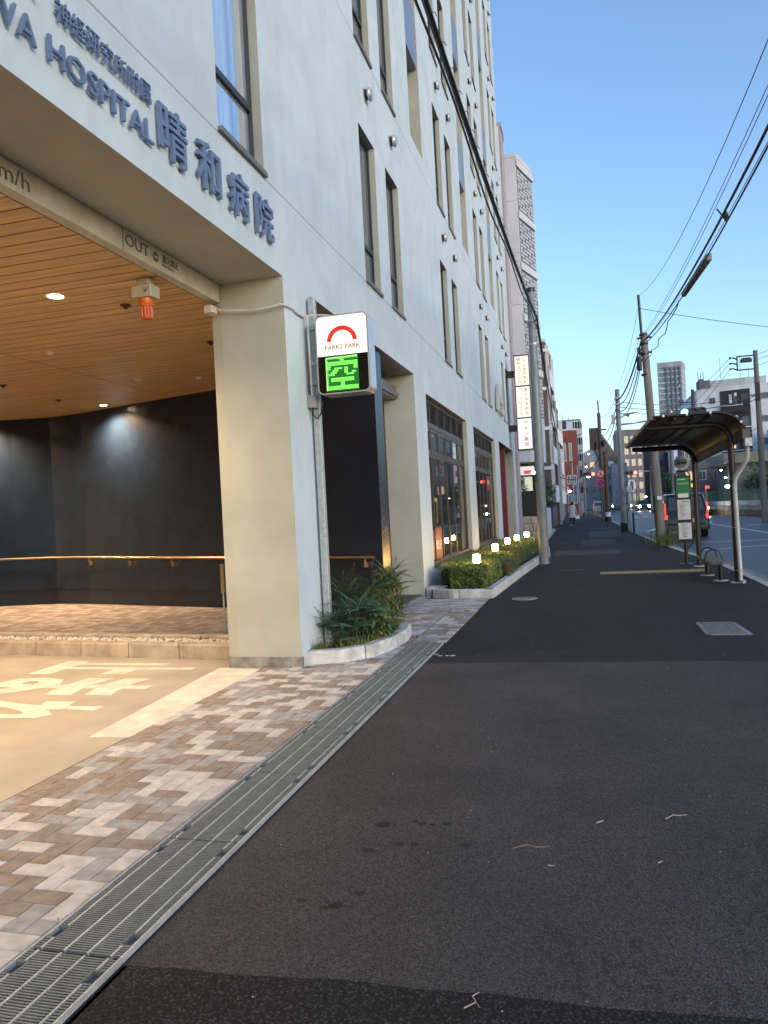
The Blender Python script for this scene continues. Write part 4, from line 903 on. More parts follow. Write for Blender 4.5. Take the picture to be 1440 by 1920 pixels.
N=(ny*2+1)*n
for th in (0,1):
    for j in range(ny*2):
        for i in range(n-1):
            a=th*N+j*n+i; f=(a,a+1,a+n+1,a+n); b.f.append(f if th else f[::-1]); b.m.append(0)
b.build('roof_sheet',M_ROOF,sh)
for k,(i) in enumerate((0,8,16,22)):
    u,v=P[i]; b=MB(); b.tube([(u+.02+rx(ya),ya+.04,v-.045+rz(ya)),(u+.02+rx(yb),yb-.04,v-.045+rz(yb))],.022,6); b.build('purlin',M_BROWNM,sh)
b=MB(); b.tube([(u+rx(ya),ya-.012,v+rz(ya)-.006) for u,v in P],.020,6); b.build('edge_trim',M_BROWNM,sh)
b=MB(); b.tube([(u+rx(yb),yb+.012,v+rz(yb)-.006) for u,v in P],.018,6); b.build('edge_trim',M_GALV,sh)
b=MB(); u,v=P[0]; b.add([(u-.03+rx(y),y,v+rz(y)+dz) for y in (ya,yb) for dz in (-.05,.012)]+[(u+rx(y),y,v+rz(y)+dz) for y in (ya,yb) for dz in (-.05,.012)],[(0,1,3,2),(4,6,7,5),(0,4,5,1),(2,3,7,6),(1,5,7,3),(0,2,6,4)]); b.build('front_fascia',mat('fascia_brown',(.30,.24,.20),.5,.3,var=.05),sh)
for i in (4,13,22,38):
    u,v=P[i]; b=MB(); b.bbox(u-.018+rx(ya),ya-.04,v+rz(ya)-.025,u+.018+rx(ya),ya-.03,v+rz(ya)+.015,.004); b.build('end_clip',M_WHITE,sh)
u,v=P[-1]; b=MB(); b.add([(u+dx+rx(y),y,v+rz(y)+dz) for y in (ya-.03,yb+.02) for dx,dz in ((-.06,-.13),(.06,-.13),(.06,.02),(-.06,.02))],[(3,2,1,0),(4,5,6,7),(0,1,5,4),(1,2,6,5),(2,3,7,6),(3,0,4,7)]); b.build('gutter_box',mat('gutter_brown',(.09,.075,.066),.5,.3,var=.08),sh)
b=MB(); b.bbox(2.58,13.44,2.30,2.70,13.60,2.44,.01); b.build('gutter_end',M_GALV,sh)
b=MB(); b.tube([(2.64,13.58,2.36),(2.64,13.6,2.12),(2.60,13.66,2.02),(2.47,13.78,1.80),(2.455,13.80,1.68),(2.465,13.80,.9),(2.475,13.80,.06),(2.52,13.74,.03)],.036,12); b.build('down_pipe',mat('pipe_grey',(.45,.46,.47),.4,.1,var=.06),sh,smooth=True)
for z in (1.78,.95,.22):
    b=MB(); b.tube([(2.40,13.86,z),(2.47,13.755,z),(2.53,13.84,z)],.008,6); b.build('pipe_clip',M_GALV,sh)
# bench
bn=thing('bench','low dark bench slab on two posts with two hoop armrests under the shelter','bench',(2.25,15.1,0))
b=MB(); b.slab([(2.04,16.05),(2.36,16.05),(2.47,14.25),(2.08,14.12)],.30,.335); b.build('seat',mat('bench_seat',(.12,.105,.09),.7,var=.2,vscale=6),bn)
for (x,y) in ((2.17,15.33),(2.24,14.30)):
    b=MB(); b.tube([(x,y,.0),(x,y,.30)],.042,12); b.build('leg',M_BLACK,bn,smooth=True)
    b=MB(); b.lathe([(.13,0),(.12,.014)],(x,y,.001),14); b.build('base_plate',M_KERB,bn)
for (y) in (15.45,14.85):
    b=MB(); b.tube([(2.22-.15*math.cos(R(a)),y+.0,.335+.19*math.sin(R(a))) for a in range(0,181,15)],.014,8); b.build('armrest',M_BLACK,bn,smooth=True)
# bus stop post
bs=thing('bus_stop_sign','black framed bus stop post with a round bus emblem, green panel and timetables','bus stop',(2.12,18.0,0))
x0,x1,yy=1.975,2.285,17.95
b=MB(); b.tube([(2.13,18,0),(2.13,18,.52)],.042,12); b.lathe([(.16,0),(.15,.02)],(2.13,18,.001),16); b.build('post',M_BLACK,bs)
b=MB(); b.tube([(2.13,18,.33),(2.02,18,.42),(x0,18,.52),(x0,18,2.02),(x0+.05,18,2.10),(x1-.05,18,2.10),(x1,18,2.02),(x1,18,.52),(2.24,18,.42),(2.13,18,.33)],.017,8); b.box(x0,17.985,1.98,x1,18.015,2.0); b.box(x0,17.985,.50,x1,18.015,.56); b.box(x0,17.985,.96,x1,18.015,1.0);b.box(x0,17.985,1.47,x1,18.015,1.50); b.build('frame',M_BLACK,bs,smooth=True)
b=MB(); b.disc((2.13,17.99,2.29),.165,'y',28,t=.012); b.build('route_disc',mat('disc_grey_white',(.52,.53,.53),.5,var=.03),bs)
MG=mat('bus_green',(.01,.20,.06),.5,var=0)
b=MB(); b.box(2.03,17.978,2.27,2.23,17.983,2.36); b.disc((2.07,17.98,2.265),.018,'y',12,t=.004); b.disc((2.19,17.98,2.265),.018,'y',12,t=.004); b.build('bus_emblem',MG,bs)
b=MB(); 
for i in range(4): b.box(2.05+i*.043,17.975,2.315,2.08+i*.043,17.9775,2.345)
text(b,'都営バス',(2.06,17.982,2.19),XD,ZD,w=.14,h=.035,depth=.002,m=1); b.build('emblem_detail',[M_WHITE,MG],bs)
b=MB(); b.box(x0+.02,17.985,1.52,x1-.02,17.995,1.97,0); text(b,'牛込柳町駅前',(x0+.035,17.982,1.80),XD,ZD,w=.24,h=.045,depth=.002,m=1); b.box(x0+.05,17.981,1.905,x1-.1,17.984,1.925,1); b.box(x0+.04,17.981,1.505,x1-.05,17.9845,1.60,1); b.build('name_panel',[MG,M_WHITE],bs)
MP1=mat('timetable_paper',(.56,.60,.62),.55,var=.03); MINK=mat('timetable_ink',(.15,.16,.17),.7,var=0)
b=MB(); b.box(x0+.02,17.985,1.01,x1-.02,17.995,1.46,0)
for r in range(12): b.box(x0+.07,17.983,1.07+r*.026,x0+.07+.05+.13*((r*37)%7)/7,17.9845,1.078+r*.026,1)
b.box(x0+.1,17.983,1.40,x1-.05,17.9845,1.42,1); b.build('timetable',[MP1,MINK],bs)
b=MB(); b.box(x0+.02,17.985,.57,x1-.02,17.995,.955,0)
for r in range(11): b.box(x0+.10,17.983,.65+r*.024,x0+.16+.1*((r*5)%4)/4,17.9845,.658+r*.024,1)
b.box(x0+.095,17.983,.64,x0+.099,17.9845,.91,1); b.box(x0+.02,17.983,.935,x1-.02,17.9845,.955,3); b.box(x0+.10,17.983,.625,x0+.20,17.984,.64,2); b.build('timetable',[MP1,MINK,M_RED,MG],bs)
b=MB(); b.box(x0+.015,17.997,.56,x1-.015,18.003,1.98); b.build('back_panel',M_BLACK,bs)
# ================================================================== POLES
def pole(name,x,y,h,r0,r1,m,label,lean=(0,0),extra=None,z0=0,cat='utility pole'):
    t=thing(name,label,cat,(x,y,z0)); b=MB(); n=8
    b.tube([(x+lean[0]*i/n,y+lean[1]*i/n,z0+h*i/n) for i in range(n+1)],[lerp(r0,r1,i/n) for i in range(n+1)],16); b.build('pole',m,t,smooth=True); return t
L1=pole('lamp_pole',-1.09,19.5,7.0,.132,.095,M_POLEG,'tall grey galvanised pole standing at the hedge kerb',lean=(.0,0))
b=MB(); b.lathe([(.11,0),(.115,.08),(.09,.11)],(-1.09,19.5,6.96),14); b.build('cap',M_BLACK,L1)
b=MB(); b.tube([(-1.09-.0,19.36,6.25),(-.95,19.36,6.25)],.02,6); b.lathe([(.112,0),(.112,.05)],(-1.09,19.5,6.2),16); b.lathe([(.112,0),(.112,.05)],(-1.09,19.5,5.6),16); b.build('band',M_GALV,L1)
L2=pole('lamp_pole',-1.86,57,9.2,.15,.11,M_POLEG,'grey pole farther along the left side of the sidewalk behind the pedestrian')
R1=pole('utility_pole',2.40,26.5,7.15,.155,.115,M_CPOLE,'brown concrete utility pole with a steel mast, growing out of weeds near the van',lean=(-.22,.3))
b=MB(); b.tube([(2.13,26.78,6.5),(2.08,26.8,8.45)],.045,8); b.build('mast',M_BROWNM,R1)
for z in (6.95,6.45):
    b=MB(); b.box(1.95,26.7,z,2.42,26.78,z+.05); b.build('crossarm',M_BLACK,R1)
for z in (7.05,6.75,6.4,5.7): 
    b=MB(); b.lathe([(.14,0),(.14,.05)],(2.17,26.74,z),14); b.build('band',M_BLACK,R1)
b=MB(); b.lathe([(.07,0),(.08,.05),(.08,.42),(.07,.47)],(1.98,26.55,5.85),12); b.box(1.93,26.5,6.4,2.03,26.6,6.62); b.build('cable_joint_box',M_BLACK,R1)
b=MB(); b.tube([(2.24,26.42,.0),(2.10,26.5,3.6)],.018,6); b.build('ground_wire_cover',M_BLACK,R1)
b=MB(); b.box(2.30,26.33,1.48,2.44,26.345,1.6); b.build('number_plate',M_WHITE,R1)
R2=pole('lamp_pole',1.72,37.5,6.85,.15,.10,M_POLEG,'light grey street lamp pole with lamp head and signal arm')
b=MB(); b.tube([(1.70,37.5,5.45),(2.1,37.5,5.62),(2.35,37.5,5.6)],.03,8); b.build('lamp_arm',M_GALV,R2)
b=MB(); b.lathe([(.02,-.36),(.10,-.24),(.125,0),(.10,.2),(.02,.28)],(2.42,37.5,5.58),12,0,'x'); b.build('lamp_head',M_GALVD,R2,smooth=True)
b=MB(); b.lathe([(.02,-.26),(.09,-.16),(.105,0),(.08,.16),(.02,.22)],(2.45,37.46,5.53),12,0,'x'); b.build('lamp_lens',glow('street_lamp_glow',(1,.90,.66),7),R2,smooth=True)
b=MB(); b.tube([(1.7,37.5,5.15),(3.2,37.6,5.25),(4.7,37.7,5.45)],.045,8); b.build('signal_arm',M_GALV,R2)
b=MB(); b.box(1.40,37.35,5.2,1.56,37.5,5.65); b.box(1.56,37.36,6.4,1.88,37.46,6.46); b.box(1.56,37.36,6.1,1.88,37.46,6.16); b.build('switch_box',M_GALV,R2)
b=MB(); b.lathe([(.17,0),(.17,.45)],(1.72,37.5,.0),14); b.build('black_base_wrap',M_BLACK,R2)
M_SIGH=mat('signal_housing',(.10,.10,.10),.6,var=0)
def signal(x,y,z,label,lit,dirx=1,vertical=False,s=1.):
    t=thing('traffic_signal',label,'traffic signal',(x,y,z-.2)); cols=[glow('lamp_off',(.05,.05,.05),.02)]*3
    g=glow('signal_green',(.1,1,.62),10); r_=glow('signal_red',(1,.04,.03),14); 
    b=MB()
    if vertical: b.bbox(x-.16*s,y,z-.5*s,x+.16*s,y+.12,z+.5*s,.03)
    else: b.extr(rrect(x-.6*s,x+.6*s,z-.2*s,z+.2*s,.18*s),lambda u,v,tt:(u,tt,v),y,y+.10)
    b.build('housing',M_SIGH,t)
    for i in (-1,0,1):
        cx_,cz_=(x,z-i*.3*s) if vertical else (x+i*.38*s,z); on=(lit=='g' and i==-1) or (lit=='r' and i==1)
        b=MB(); b.disc((cx_,y-.012,cz_),.145*s,'y',18,t=.02); b.build('lens',(g if lit=='g' else r_) if on else mat('lens_off',(.02,.02,.02),.3,var=0),t)
        b=MB(); b.disc((cx_,y-.10,cz_),.165*s,'y',14,r0=.150*s,a0=10,a1=170,t=.18); b.build('visor',M_SIGH,t)
    return t
signal(5.12,38.0,5.55,'horizontal traffic signal showing green just over the shelter roof','g')
signal(.52,85,4.62,'far horizontal traffic signal showing red, beside the round no crossing sign','r',s=1.15)
signal(4.9,85,4.50,'horizontal traffic signal showing red in front of the dark red building','r',s=1.15)
pp=pole('signal_pole',6.9,85.3,5.2,.12,.09,M_POLEG,'slim pole carrying the red signal by the far crossing',z0=-.12); b=MB(); b.tube([(6.9,85.3,4.6),(4.4,85.25,4.5)],.05,6); b.build('arm',M_GALV,pp)
R3=pole('utility_pole',1.36,62,8.6,.19,.13,mat('brown_pole',(.10,.075,.06),.85,var=.2),'dark brown utility pole behind the two round road signs',lean=(.0,0))
b=MB(); b.box(1.0,61.9,7.2,1.9,62.0,7.3); b.box(1.1,61.85,6.2,1.75,61.95,6.28); b.lathe([(.16,0),(.17,.6)],(1.05,61.8,5.7),10); b.lathe([(.12,0),(.12,.5)],(1.62,61.8,5.9),10); b.tube([(1.36,62,8.5),(1.34,62,9.6)],.05,6); b.build('crossarm',M_BLACK,R3)
b=MB(); b.lathe([(.21,0),(.21,.7)],(1.62,60.2,.0),12,0); b.lathe([(.25,0),(.25,.35)],(1.62,60.2,0),12,1); R3b=pole('utility_pole',1.62,60.2,5.4,.17,.14,mat('brown_pole',(.1,.075,.06)),'second dark pole with a white wrap right beside the sign post'); b.build('pole_wrap',[M_WHITE,M_BROWNM],R3b)
RS=thing('road_sign','post with a red ringed no crossing sign above a blue no parking sign','road sign',(1.24,60.8,0))
b=MB(); b.tube([(1.24,60.8,0),(1.22,60.8,4.15)],.05,8); b.build('post',M_CPOLE,RS)
def rsign(cx_,cz_,y,face,ped):
    b=MB(); b.disc((cx_,y,cz_),.315,'y',26,t=.02); b.build('sign_rim',mat('sign_red_glow_paint',(.55,.015,.02),.5,var=0,emit=(1,.02,.03),es=.12),RS)  # faint glow added to the red paint; the sign carries no lamp
    b=MB(); b.disc((cx_,y-.012,cz_),.245,'y',24,t=.01); b.build('sign_face',face,RS)
    b=MB(); d=.235
    b.add([(cx_-d*.75,y-.022,cz_+d*.62),(cx_-d*.62,y-.022,cz_+d*.75),(cx_+d*.75,y-.022,cz_-d*.62),(cx_+d*.62,y-.022,cz_-d*.75)],[(0,3,2,1)]); b.build('sign_bar',MATS['sign_red_glow_paint'],RS)
    if ped:
        b=MB(); b.disc((cx_,y-.019,cz_+.13),.035,'y',10,t=.004); b.extr([(-.05,.09),(.05,.09),(.04,-.03),(.10,-.16),(.06,-.17),(0,-.06),(-.06,-.17),(-.1,-.15),(-.04,-.02)],lambda u,v,t_:(cx_+u,t_,cz_+v),y-.017,y-.021); b.build('pedestrian_figure',mat('sign_navy',(.02,.03,.12),.5,var=0),RS)
rsign(1.24,3.72,60.72,mat('sign_white',(.7,.7,.7),.5,var=0),True); rsign(1.22,3.0,60.72,mat('sign_blue',(.03,.08,.40),.5,var=0),False)
R4=pole('utility_pole',9.45,45,9.5,.18,.12,M_CPOLE,'utility pole with rectangular frame and transformer at the right photo edge',z0=-.12,lean=(-.05,0))
b=MB()
for z in (9.1,8.35): b.box(8.45,44.95,z,9.42,45.03,z+.06)
b.box(8.43,44.95,8.35,8.49,45.03,9.16); b.build('frame_arm',M_BROWNM,R4)
b=MB(); b.bbox(8.62,44.8,8.78,9.2,45.1,9.02,.08); b.build('transformer',mat('transformer_green',(.05,.055,.05),.6,var=.1),R4)
for z in (9.05,8.75,8.45):
    b=MB(); b.tube([(8.44,45,z-.05),(8.2,44.9,z+.03),(8.05,44.85,z)],[.05,.03,.06],8); b.build('insulator',M_BLACK,R4)
b=MB(); b.box(9.3,44.8,6.6,9.5,44.9,7.6); b.box(8.7,44.9,6.9,9.4,44.96,6.96); b.box(8.65,44.85,6.4,8.95,45.1,6.75); b.build('crossarm',M_BROWNM,R4)
R5=pole('utility_pole',7.45,55,9.0,.15,.11,mat('brown_pole',(.1,.075,.06)),'dark slim utility pole in front of the glass tower',z0=-.12)
b=MB()
for z in (8.0,7.3,6.6): b.box(6.5,54.95,z,7.6,55.02,z+.06)
for z in (8.05,7.35,6.65):
    for x in (6.55,6.8): b.lathe([(.05,0),(.05,.14)],(x,55,z),8)
b.build('crossarm',M_BLACK,R5)
R6=pole('utility_pole',-.05,95,7.0,.15,.11,M_CPOLE,'far grey pole at the end of the sidewalk'); R7=pole('utility_pole',6.6,62,6.5,.14,.1,M_CPOLE,'plain concrete pole seen under the shelter roof beside the bus emblem',z0=-.12)
for i,(x,y,h) in enumerate(((-2.1,70,7),(-2.3,80,6),(-1.3,88,6.2),(-.75,92,6),(-2.6,98,5.6),(6.2,118,5),(8.2,130,5))):
    pole('utility_pole',x,y,h,.12,.09,M_POLEG,['far grey pole in front of the red brick building, leftmost','far grey pole, second from the left before the red brick building','far grey pole beside the glowing side lamp','far slim pole just left of the far traffic signal','distant slim pole behind the pedestrian','distant pole between the oncoming headlights','distant pole at the far crossing, right of the headlights'][i],z0=-.12 if x>3 else 0)
for i,(x,y,h,c) in enumerate(((2.05,35.6,.95,(.01,.06,.045)),(2.0,37.0,1.9,(.4,.42,.42)))):
    b=MB(); b.tube([(x,y,0),(x,y,h)],.045 if i==0 else .06,8)
    if i==1: b.bbox(x-.12,y-.1,2.3 if False else h,x+.12,y+.1,h+.28,.02)
    one(b,'bollard' if i==0 else 'signal_control_post',mat('post_%d'%i,c,.5,var=.05),['dark green bollard at the kerb by the street lamp','slim white post with a small box next to the street lamp pole'][i],['bollard','post'][i])
b=MB()
for i in range(7): b.box(1.88+i*.02,37.6+i*.35,.0,1.91+i*.02,37.63+i*.35,.9)
b.box(1.88,37.6,.86,2.05,39.8,.9) if False else None
one(b,'railing',mat('green_rail',(.01,.08,.06),.5,var=0),'short green railing at the kerb behind the street lamp','railing')
# ================================================================== WIRES
def wire(pts,r,name,label,sag=None,n=24,cat='cable',group='overhead cables',m=None):
    if sag is not None:
        a,c=Vector(pts[0]),Vector(pts[1]); pts=[a.lerp(c,i/n)-Vector((0,0,sag*4*(i/n)*(1-i/n))) for i in range(n+1)]
    b=MB(); b.tube(pts,r,6,caps=False); return one(b,name,m or M_WIRE,label,cat,group,smooth=True)
def spline(P,n=8):
    out=[]; P=[Vector(p) for p in P]; Q=[P[0]*2-P[1]]+P+[P[-1]*2-P[-2]]
    for i in range(1,len(Q)-2):
        for k in range(n):
            t=k/n; a,b_,c,d=Q[i-1],Q[i],Q[i+1],Q[i+2]
            out.append(.5*((2*b_)+(c-a)*t+(2*a-5*b_+4*c-d)*t*t+(3*b_-a-3*c+d)*t**3))
    out.append(P[-1]); return out
LC=[(-.95,-14,6.7),(-.95,-4,5.6),(-.95,2,5.2),(-.95,5.374,5.22),(-.95,6.7,5.42),(-.95,8.71,5.55),(-.95,12.36,5.69),(-.95,16.5,5.98),(-.95,20.6,6.35)]
LC=[(-.95,y,5.18+.0029*(y-2.2)**2+.0105*(y-2.2)) for y in (-16,-10,-5,0,4,8,12,16,19.5)]
LS=spline(LC,10)
wire(LS,.026,'overhead_cable','thick black cable bundle sagging past the facade to the grey pole')
wire([p+Vector((-.02,0,-.13-.06*math.sin(i*.5))) for i,p in enumerate(LS)],.011,'overhead_cable','thin black wire hanging just under the thick bundle by the facade')
CAB=[o for o in COL.objects if o.get('label','').startswith('thick black cable bundle')][0]
hk=None
for i in range(3,len(LS)-1,1):
    p=LS[i]
    if hk is None:
        h=MB(); h.tube([p+Vector((.0,0,.02)),p+Vector((.035,.01,.03)),p+Vector((.05,.015,-.005))],.004,4); hk=h.build('cable_hook',M_WIRE,CAB); h0=p
    else:
        q=hk.copy(); COL.objects.link(q); q.parent=CAB; q.location=hk.location+(p-h0)
wire([(-.97,19.5,6.35),(-1.75,57,6.6)],.03,'overhead_cable','black cable continuing from the grey pole to the next pole',sag=.5)
wire([(-.98,19.6,6.15),(-1.8,57,6.2)],.012,'overhead_cable','thin wire continuing from the grey pole below the thick one',sag=.6)
# right-hand run overhead, from the utility pole over the camera's right
def par(x0,x1,ya,yb,za,zm,zb=None,ym=9.0,n=26):
    L=yb-ym; return [(lerp(x1,x0,(y-ya)/(yb-ya)),y,zm+(za-zm)*((y-ym)/L)**2) for y in [lerp(ya,yb,i/n) for i in range(n+1)]]
wire(par(2.1,2.35,-9,26.7,8.4,6.55),.006,'overhead_wire','thin top wire from the mast tip to the upper right corner')
wire(par(2.15,2.35,-9,26.7,6.85,5.72),.019,'overhead_cable','thickest black cable rising to the right edge of the photo')
wire(par(2.2,2.42,-9,26.7,6.75,5.62),.013,'overhead_cable','second thick cable twisted close below the thickest one')
for i,(zm,za,xx,r_) in enumerate(((6.05,7.05,2.28,.005),(5.93,6.98,2.26,.005),(5.66,6.8,2.5,.005))):
    wire(par(2.12,xx,-9,26.7,za,zm),r_,'overhead_wire',['thin overhead wire, second from the top right of the mast','thin overhead wire just above the thick cable','thin overhead wire just right of the thick cable'][i])
b=MB(); A_,B_=Vector((2.33,14.3,5.80)),Vector((2.29,17.5,5.98))
b.add([A_+Vector((.04,0,-.12)),A_+Vector((.04,0,.0)),A_+Vector((-.04,0,.0)),A_+Vector((-.04,0,-.12)),B_+Vector((.04,0,-.10)),B_+Vector((.04,0,.0)),B_+Vector((-.04,0,.0)),B_+Vector((-.04,0,-.10))],[(0,1,2,3),(7,6,5,4),(0,4,5,1),(1,5,6,2),(2,6,7,3),(3,7,4,0)])
one(b,'cable_sleeve',mat('sleeve_grey',(.26,.24,.22),.7,var=.1),'long grey brown sleeve clamped along the thick cable','cable sleeve')
wire([(2.2+.04*math.sin(i*1.7),lerp(17.6,26.6,i/14),lerp(5.95,6.3,i/14)-.12-.12*math.sin(math.pi*i/14)+.035*math.sin(i*2.1)) for i in range(15)],.012,'overhead_cable','wavy slack cable hanging under the thick one near the pole')
b=MB(); b.tube([(2.2,12.6,5.95),(2.3,12.9,5.98),(2.42,13.1,5.9),(2.35,13.4,5.8)],.012,6); b.lathe([(.02,0),(.04,.05),(.02,.12)],(2.36,12.8,5.84),8); one(b,'cable_clamp',M_WIRE,'small tangled clamp on the thick cable above the sleeve','clamp')
wire([(2.1,26.8,8.0),(14,30.5,6.6)],.010,'overhead_wire','dark wire crossing the sky to the right from the mast',sag=.35)
for i,(za,zb,s_,r_) in enumerate(((6.9,6.3,.4,.03),(6.7,6.1,.55,.018),(6.5,5.9,.75,.02),(6.3,5.9,.9,.014),(7.2,6.6,.3,.007),(8.2,6.8,.35,.006))):
    wire([(2.1,26.9,za),(1.68,37.4,zb)],r_,'overhead_cable' if i<4 else 'overhead_wire',['thick cable from the utility pole down to the street lamp pole','second cable between utility pole and street lamp pole','third drooping cable between utility pole and street lamp pole','lowest slack cable between utility pole and street lamp pole','thin wire between utility pole and street lamp pole','top thin wire from the mast towards the far poles'][i],sag=s_)
for i,(za,zb,s_) in enumerate(((6.2,7.0,.7),(5.9,6.6,.9),(6.6,8.4,.5),(5.6,6.2,1.1))):
    wire([(1.7,37.6,za),(1.35,62,zb)],.02 if i<2 else .012,'overhead_cable',['thick cable from the lamp pole on to the brown pole','second cable from the lamp pole to the brown pole','thin upper wire to the tip of the brown pole','low slack cable to the brown pole'][i],sag=s_)
for i,(za,zb) in enumerate(((6.25,7.0),(6.0,6.7),(5.7,6.9))):
    wire([(1.8,37.5,za),(9.4,45,zb)],.014,'overhead_cable',['upper black wire crossing over the shelter roof','middle black wire crossing over the shelter roof','lowest thin wire crossing over the shelter roof'][i],sag=.35)
for i,z in enumerate((9.05,8.78,8.45)):
    wire([(8.05,44.85,z),(7.0,55,[8.15,7.45,6.75][i])],.012,'overhead_wire',['top feeder wire slanting down from the frame on the right pole','middle feeder wire slanting down from the right pole','lowest feeder wire slanting down from the right pole'][i],sag=.1)
    wire([(9.45,45,z+.1),(15,38,z+1.2)],.012,'overhead_wire',['top wire leaving the right pole to the photo edge','middle wire leaving the right pole to the photo edge','lowest wire leaving the right pole to the photo edge'][i],sag=.1)
for i,(z,z2) in enumerate(((7.0,6.8),(6.8,6.2),(5.2,4.0),(4.4,3.2))):
    wire([(9.4,45,z),(6.9,62,z2)],.014,'overhead_cable',['cable behind the shelter running left from the right pole, highest','cable behind the shelter running left from the right pole, second','slanting cable in front of the white apartments','lowest slanting cable in front of the white apartments'][i],sag=.3)
wire([(-1.86,57,3.6),(1.3,62,5.2)],.035,'overhead_cable','black cable crossing above the sidewalk to the brown pole',sag=.9)
wire([(-1.86,57,3.0),(-.05,95,4.2)],.025,'overhead_cable','dark cable drooping along the far left houses',sag=.7)
# ================================================================== BLADE SIGN
bl=thing('blade_sign','tall lit white clinic sign of three stacked panels sticking out from the hospital corner','sign',(-2.5,30,3.7))
M_BL=glow('blade_face',(1,.97,.78),.56,sample=True); M_BLW=glow('blade_face_white',(1,1,.96),.56,sample=True)
b=MB(); b.box(-2.475,29.94,3.70,-1.865,30.2,7.48); b.build('case',mat('blade_case',(.06,.06,.065),.5,var=0),bl)
for i,(z0,z1,mm) in enumerate(((6.27,7.42,M_BL),(5.01,6.21,M_BL),(3.76,4.95,M_BLW))):
    b=MB(); b.box(-2.43,29.93,z0,-1.90,29.9395,z1); f=b.build('lit_panel',mm,bl)
    def vert(txt,x,zt,zb,w,m_,nm):
        mb=MB(); st=(zt-zb)/len(txt)
        for k,ch in enumerate(txt): text(mb,ch,(x-w/2,29.928,zt-st*(k+.88)),XD,ZD,w=w*(.8 if ch in 'ッ' else 1),h=st*.78,depth=.001,bold=.012)
        mb.build(nm,m_,f)
    olive=glow('sign_olive',(.45,.31,.08),.28); redt=glow('sign_redtext',(.75,.10,.05),.35)
    if i==0: vert('牛込柳町駅前',-2.06,z1-.12,z0+.05,.10,olive,'lettering'); vert('眼科クリニック',-2.28,z1-.05,z0+.05,.14,olive,'lettering')
    if i==1: vert('新宿弁天内科',-2.04,z1-.04,z0+.05,.12,olive,'lettering'); vert('クリニック',-2.27,z1-.38,z0+.05,.12,olive,'lettering')
    if i==2: vert('アイン薬局',-2.12,z1-.06,z0+.06,.19,redt,'lettering')
for z in (6.75,4.6):
    b=MB(); b.box(-2.80,30.0,z-.13,-2.476,30.14,z+.13); b.build('bracket',M_BLACK,bl)
# ================================================================== BUILDINGS BEYOND
def pane_grid(root,o,ud,cols,rows,w,h,px,pz,mframe,mpane,lit=(),name='window',depth=.03,proud=.02,skip=()):
    """windows on a vertical face: o lower left outer point, ud unit horizontal along face (left to right seen from outside)"""
    o=Vector(o); u=Vector(ud).normalized(); n=u.cross(Vector((0,0,1))); protos={}
    for r in range(rows):
        for c in range(cols):
            if (c,r) in skip: continue
            k='l' if (c,r) in lit else 'd'; P0=o+u*(c*px)+Vector((0,0,r*pz))
            if k not in protos:
                b=MB(); t=.07
                def bx(a0,a1,z0,z1,d0,d1,m): 
                    vs=[P0+u*a+n*d+Vector((0,0,z)) for z in (z0,z1) for d in (d0,d1) for a in (a0,a1)]
                    b.add(vs,[(0,1,3,2),(4,6,7,5),(0,4,5,1),(2,3,7,6),(0,2,6,4),(1,5,7,3)],m)
                bx(0,w,0,t,0,proud+.03,0); bx(0,w,h-t,h,0,proud+.03,0); bx(0,t,t,h-t,0,proud+.03,0); bx(w-t,w,t,h-t,0,proud+.03,0); bx(w/2-t/3,w/2+t/3,t,h-t,0,proud+.025,0); bx(t,w-t,t,h-t,0,proud,1)
                protos[k]=(b.build(name,[mframe,mpane if k=='d' else glow('lit_window',(1,.55,.25),.6)],root),P0)
            else:
                q,pp0=protos[k]; z=q.copy(); COL.objects.link(z); z.parent=root; z.location=q.location+(P0-pp0)
def block(name,label,poly,z0,z1,m,roofm=None,par_=.5,cat='building',step=None):
    xs=[p[0] for p in poly]; ys=[p[1] for p in poly]; t=thing(name,label,cat,((min(xs)+max(xs))/2,(min(ys)+max(ys))/2,z0))
    b=MB(); b.slab(poly,z0,z1); b.build('wall',m,t)
    b=MB(); cx_,cy_=sum(xs)/len(xs),sum(ys)/len(ys); b.slab([(cx_+(x-cx_)*1.01,cy_+(y-cy_)*1.01) for x,y in poly],z1+.002,z1+par_*.4); b.build('roof',roofm or m,t); return t
M_FW=mat('far_white_wall',(.60,.63,.67),.85,var=.08,vscale=.6); M_FG=mat('far_glass',(.09,.11,.14),.12,var=.3,vscale=.4); M_FF=mat('far_frame',(.2,.21,.22),.6,var=0); M_FD=mat('far_dark_wall',(.12,.12,.135),.8,var=.15,vscale=.5)
